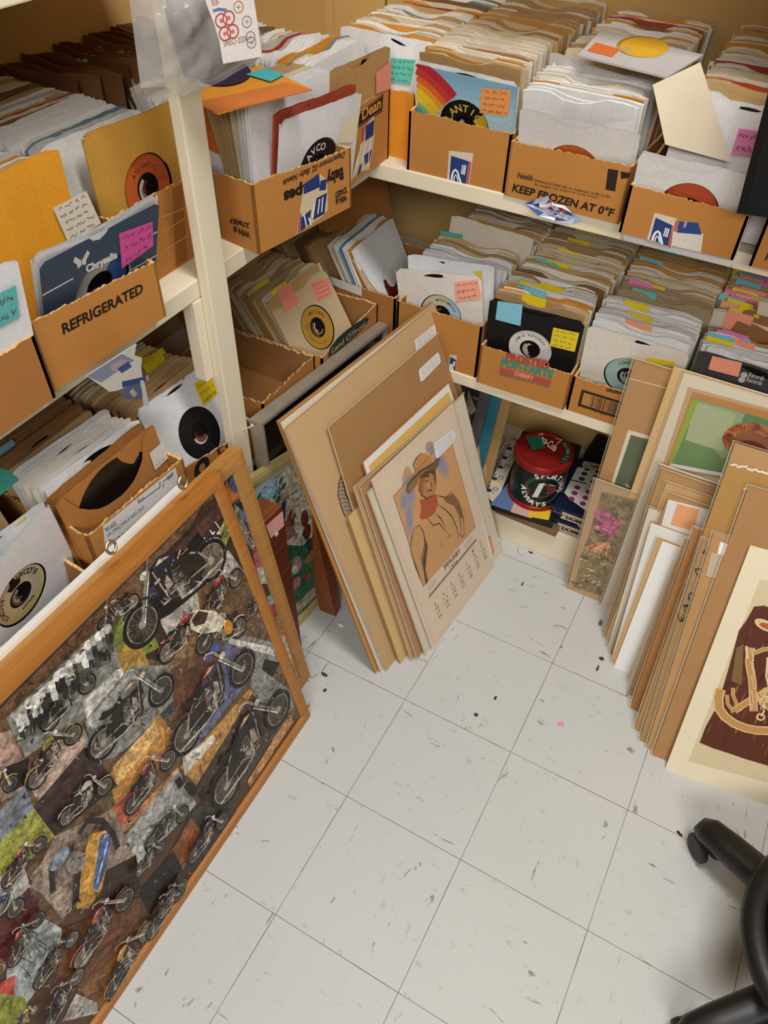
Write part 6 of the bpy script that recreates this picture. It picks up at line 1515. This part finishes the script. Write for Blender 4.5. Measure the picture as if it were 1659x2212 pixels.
# ------------------------------------------------------------------ rolling stool base
hub = Vector((1.085, .441, 0))
BP = mat('black moulded plastic', '#120f0d', .42, .1, 30, .02, spec=.45); BP2 = mat('worn black plastic', '#26211d', .45, .25, 14, .02)
root = empty('rolling_stool', hub); tag(root, 'black five-legged rolling stool base with casters at the lower right', 'stool')
a0 = math.atan2(.604 - hub.y, .775 - hub.x)
for k in range(5):
    t = a0 + k * 2 * pi / 5; d = Vector((cos(t), sin(t), 0)); s = Vector((-sin(t), cos(t), 0)); mb = MB()
    vs = []; n = 10; st = [(.04, .165, .038, .034), (.12, .150, .038, .034), (.20, .130, .037, .032), (.30, .104, .035, .030), (.352, .092, .031, .027), (.374, .084, .018, .016)]
    for (r, z, hw, hh) in st:
        for i in range(n):
            a = 2 * pi * i / n; vs.append(hub + d * r + s * hw * math.copysign(abs(cos(a)) ** .75, cos(a)) + Vector((0, 0, z + hh * math.copysign(abs(sin(a)) ** .75, sin(a)))))
    fs = [(j * n + i, j * n + (i + 1) % n, (j + 1) * n + (i + 1) % n, (j + 1) * n + i) for j in range(len(st) - 1) for i in range(n)] + [tuple(range(n))[::-1], tuple((len(st) - 1) * n + i for i in range(n))]
    mb.add(vs, fs); leg = mb.build('leg', BP, root, smooth=True)
    c = hub + d * .335; w = Vector((cos(t + 1.2), sin(t + 1.2), 0)); cm = MB()
    for sg in (-1, 1):
        cm.lathe(c + w * sg * .020 - w * .009 * 1 + Vector((0, 0, .034)), [(.001, 0), (.028, 0), (.034, .004), (.034, .014), (.028, .018), (.001, .018)], 20, 0, (Vector((-w.y, w.x, 0)), Vector((0, 0, 1)), w))
    cm.tube([c + Vector((0, 0, .03)), c + Vector((0, 0, .085))], .010, 10)
    cm.build('caster', BP2, root)
mb = MB(); mb.lathe(hub, [(.03, .10), (.20, .165), (.232, .178), (.240, .195), (.236, .210), (.205, .222), (.200, .218)], 64); mb.build('base_ring', BP, root, smooth=True)
mb = MB(); mb.lathe(hub, [(.202, .214), (.196, .236), (.170, .262), (.10, .285), (.03, .292), (.0001, .292)], 64); mb.build('domed_cover', BP2, root, smooth=True)
mb = MB(); mb.tube([hub + Vector((.165 * cos(k * pi / 16) * .55 - .075, .165 * sin(k * pi / 16) * .8, .279 - .02 * abs(cos(k * pi / 16)))) for k in range(32)], .004, 8, closed=True); mb.build('inset_rim', mat('worn metal rim', '#6a5c44', .35, .2, 20, metal=.6), root)
mb = MB(); mb.tube([hub + Vector((0, 0, .28)), hub + Vector((0, 0, .52))], .022, 20); mb.build('gas_column', BP, root)

# ------------------------------------------------------------------ small litter on the floor
g0_ = Plane((0, 0, 0), 0, 90)
def litter(label, name, px, col, h=.0012, cat='scrap', seed=0, r=None, n=6, dark=None):
    c = g0_.hit(*px); R = random.Random(seed); mb = MB(); k = n
    pts = [(c.x + r[0] * (0.7 + .5 * R.random()) * cos(2 * pi * i / k + seed) , c.y + r[1] * (0.7 + .5 * R.random()) * sin(2 * pi * i / k + seed)) for i in range(k)]
    lo = [Vector((x, y, .0002)) for x, y in pts]; hi = [Vector((c.x + (x - c.x) * .8, c.y + (y - c.y) * .8, h * (.6 + .8 * R.random()))) for x, y in pts]
    mb.add(lo + hi, [tuple(range(k, 2 * k))] + [(i, (i + 1) % k, k + (i + 1) % k, k + i) for i in range(k)])
    o = mb.build(name, mat('scrap ' + col, col, .8)); tag(o, label, cat)
litter('tiny pink paper scrap on the open floor', 'paper_scrap', (1211, 1565), '#e08ab0', r=(.010, .009), seed=1)
litter('small white round bit on the floor beside the wooden leg', 'plastic_bit', (736, 1350), '#e8e4d8', h=.003, r=(.009, .006), n=12, seed=2)
litter('small chewed yellow-grey scrap by the edge of the right stack', 'paper_scrap', (1297, 1347), '#6a6448', h=.006, r=(.008, .012), seed=3)
litter('dark brown chip on the floor in front of the left stack', 'wood_chip', (1028, 1545), '#4a3428', h=.003, r=(.007, .006), seed=4)
litter('dark square chip near the right stack on the floor', 'wood_chip', (1299, 1423), '#3c2e24', h=.003, r=(.007, .006), seed=5)
litter('dark splinter near the right stack on the floor', 'splinter', (1291, 1443), '#5a4a3c', h=.002, r=(.004, .013), seed=6, n=5)
litter('black and teal sliver against the toe board', 'plastic_sliver', (1147, 1194), '#14201e', h=.004, r=(.010, .003), seed=7, n=5)
litter('grey-brown sliver at the middle of the far floor', 'splinter', (1128, 1262), '#5c4e40', h=.002, r=(.004, .010), seed=8, n=5)
litter('dark speck on a floor joint beside the stool', 'dirt_speck', (1465, 1798), '#2a1c16', h=.003, r=(.005, .004), seed=9)
litter('second dark speck on the floor joint beside the stool', 'dirt_speck', (1470, 1804), '#2a1c16', h=.003, r=(.005, .004), seed=10)
litter('dark chip on the floor close to the oak frame corner', 'wood_chip', (700, 1457), '#4a4034', h=.002, r=(.012, .006), seed=11)
litter('small brown chip left of the calendar on the floor', 'wood_chip', (702, 1491), '#4a3a2c', h=.002, r=(.005, .007), seed=12)
litter('tan crumb beside the corner of the motorcycle frame', 'wood_chip', (666, 1525), '#b98a54', h=.003, r=(.006, .005), seed=13)
litter('dark chip on the floor between the two stacks', 'wood_chip', (1070, 1508), '#3a2c24', h=.003, r=(.004, .007), seed=14)
litter('dark chip at the lower edge of the motorcycle frame', 'wood_chip', (498, 1786), '#4a4440', h=.002, r=(.009, .012), seed=15, n=7)

# ------------------------------------------------------------------ light
def area(name, loc, size, power, col=(1, .99, .97), rot=(0, 0, 0)):
    l = bpy.data.lights.new(name, 'AREA'); l.shape = 'RECTANGLE'; l.size, l.size_y = size; l.energy = power; l.color = col
    o = bpy.data.objects.new(name, l); COL.objects.link(o); o.location = loc; o.rotation_euler = rot; return o
area('ceiling_light', (1.5, -3.0, 3.3), (2.6, .9), 62, (1, .99, .97), (rad(38), 0, rad(18)))
area('ceiling_light', (.7, .3, 3.6), (1.5, .5), 33, (1, .99, .97))
w = bpy.data.worlds.new('room light'); SC.world = w; w.use_nodes = True
w.node_tree.nodes['Background'].inputs[0].default_value = (1, .95, .88, 1); w.node_tree.nodes['Background'].inputs[1].default_value = .07

# ------------------------------------------------------------------ scale the work units to metres
seen = set()
for o in list(bpy.data.objects):
    o.location = o.location * U
    if o.type == 'MESH' and o.data.name not in seen:
        seen.add(o.data.name); o.data.transform(Matrix.Scale(U, 4)); o.data.update()
    if o.type == 'LIGHT':
        o.data.size *= U; o.data.size_y *= U
SC.view_settings.view_transform = 'Standard'; SC.view_settings.look = 'None'; SC.view_settings.gamma = 1
SC.view_settings.exposure = 0.22; SC.view_settings.use_curve_mapping = False
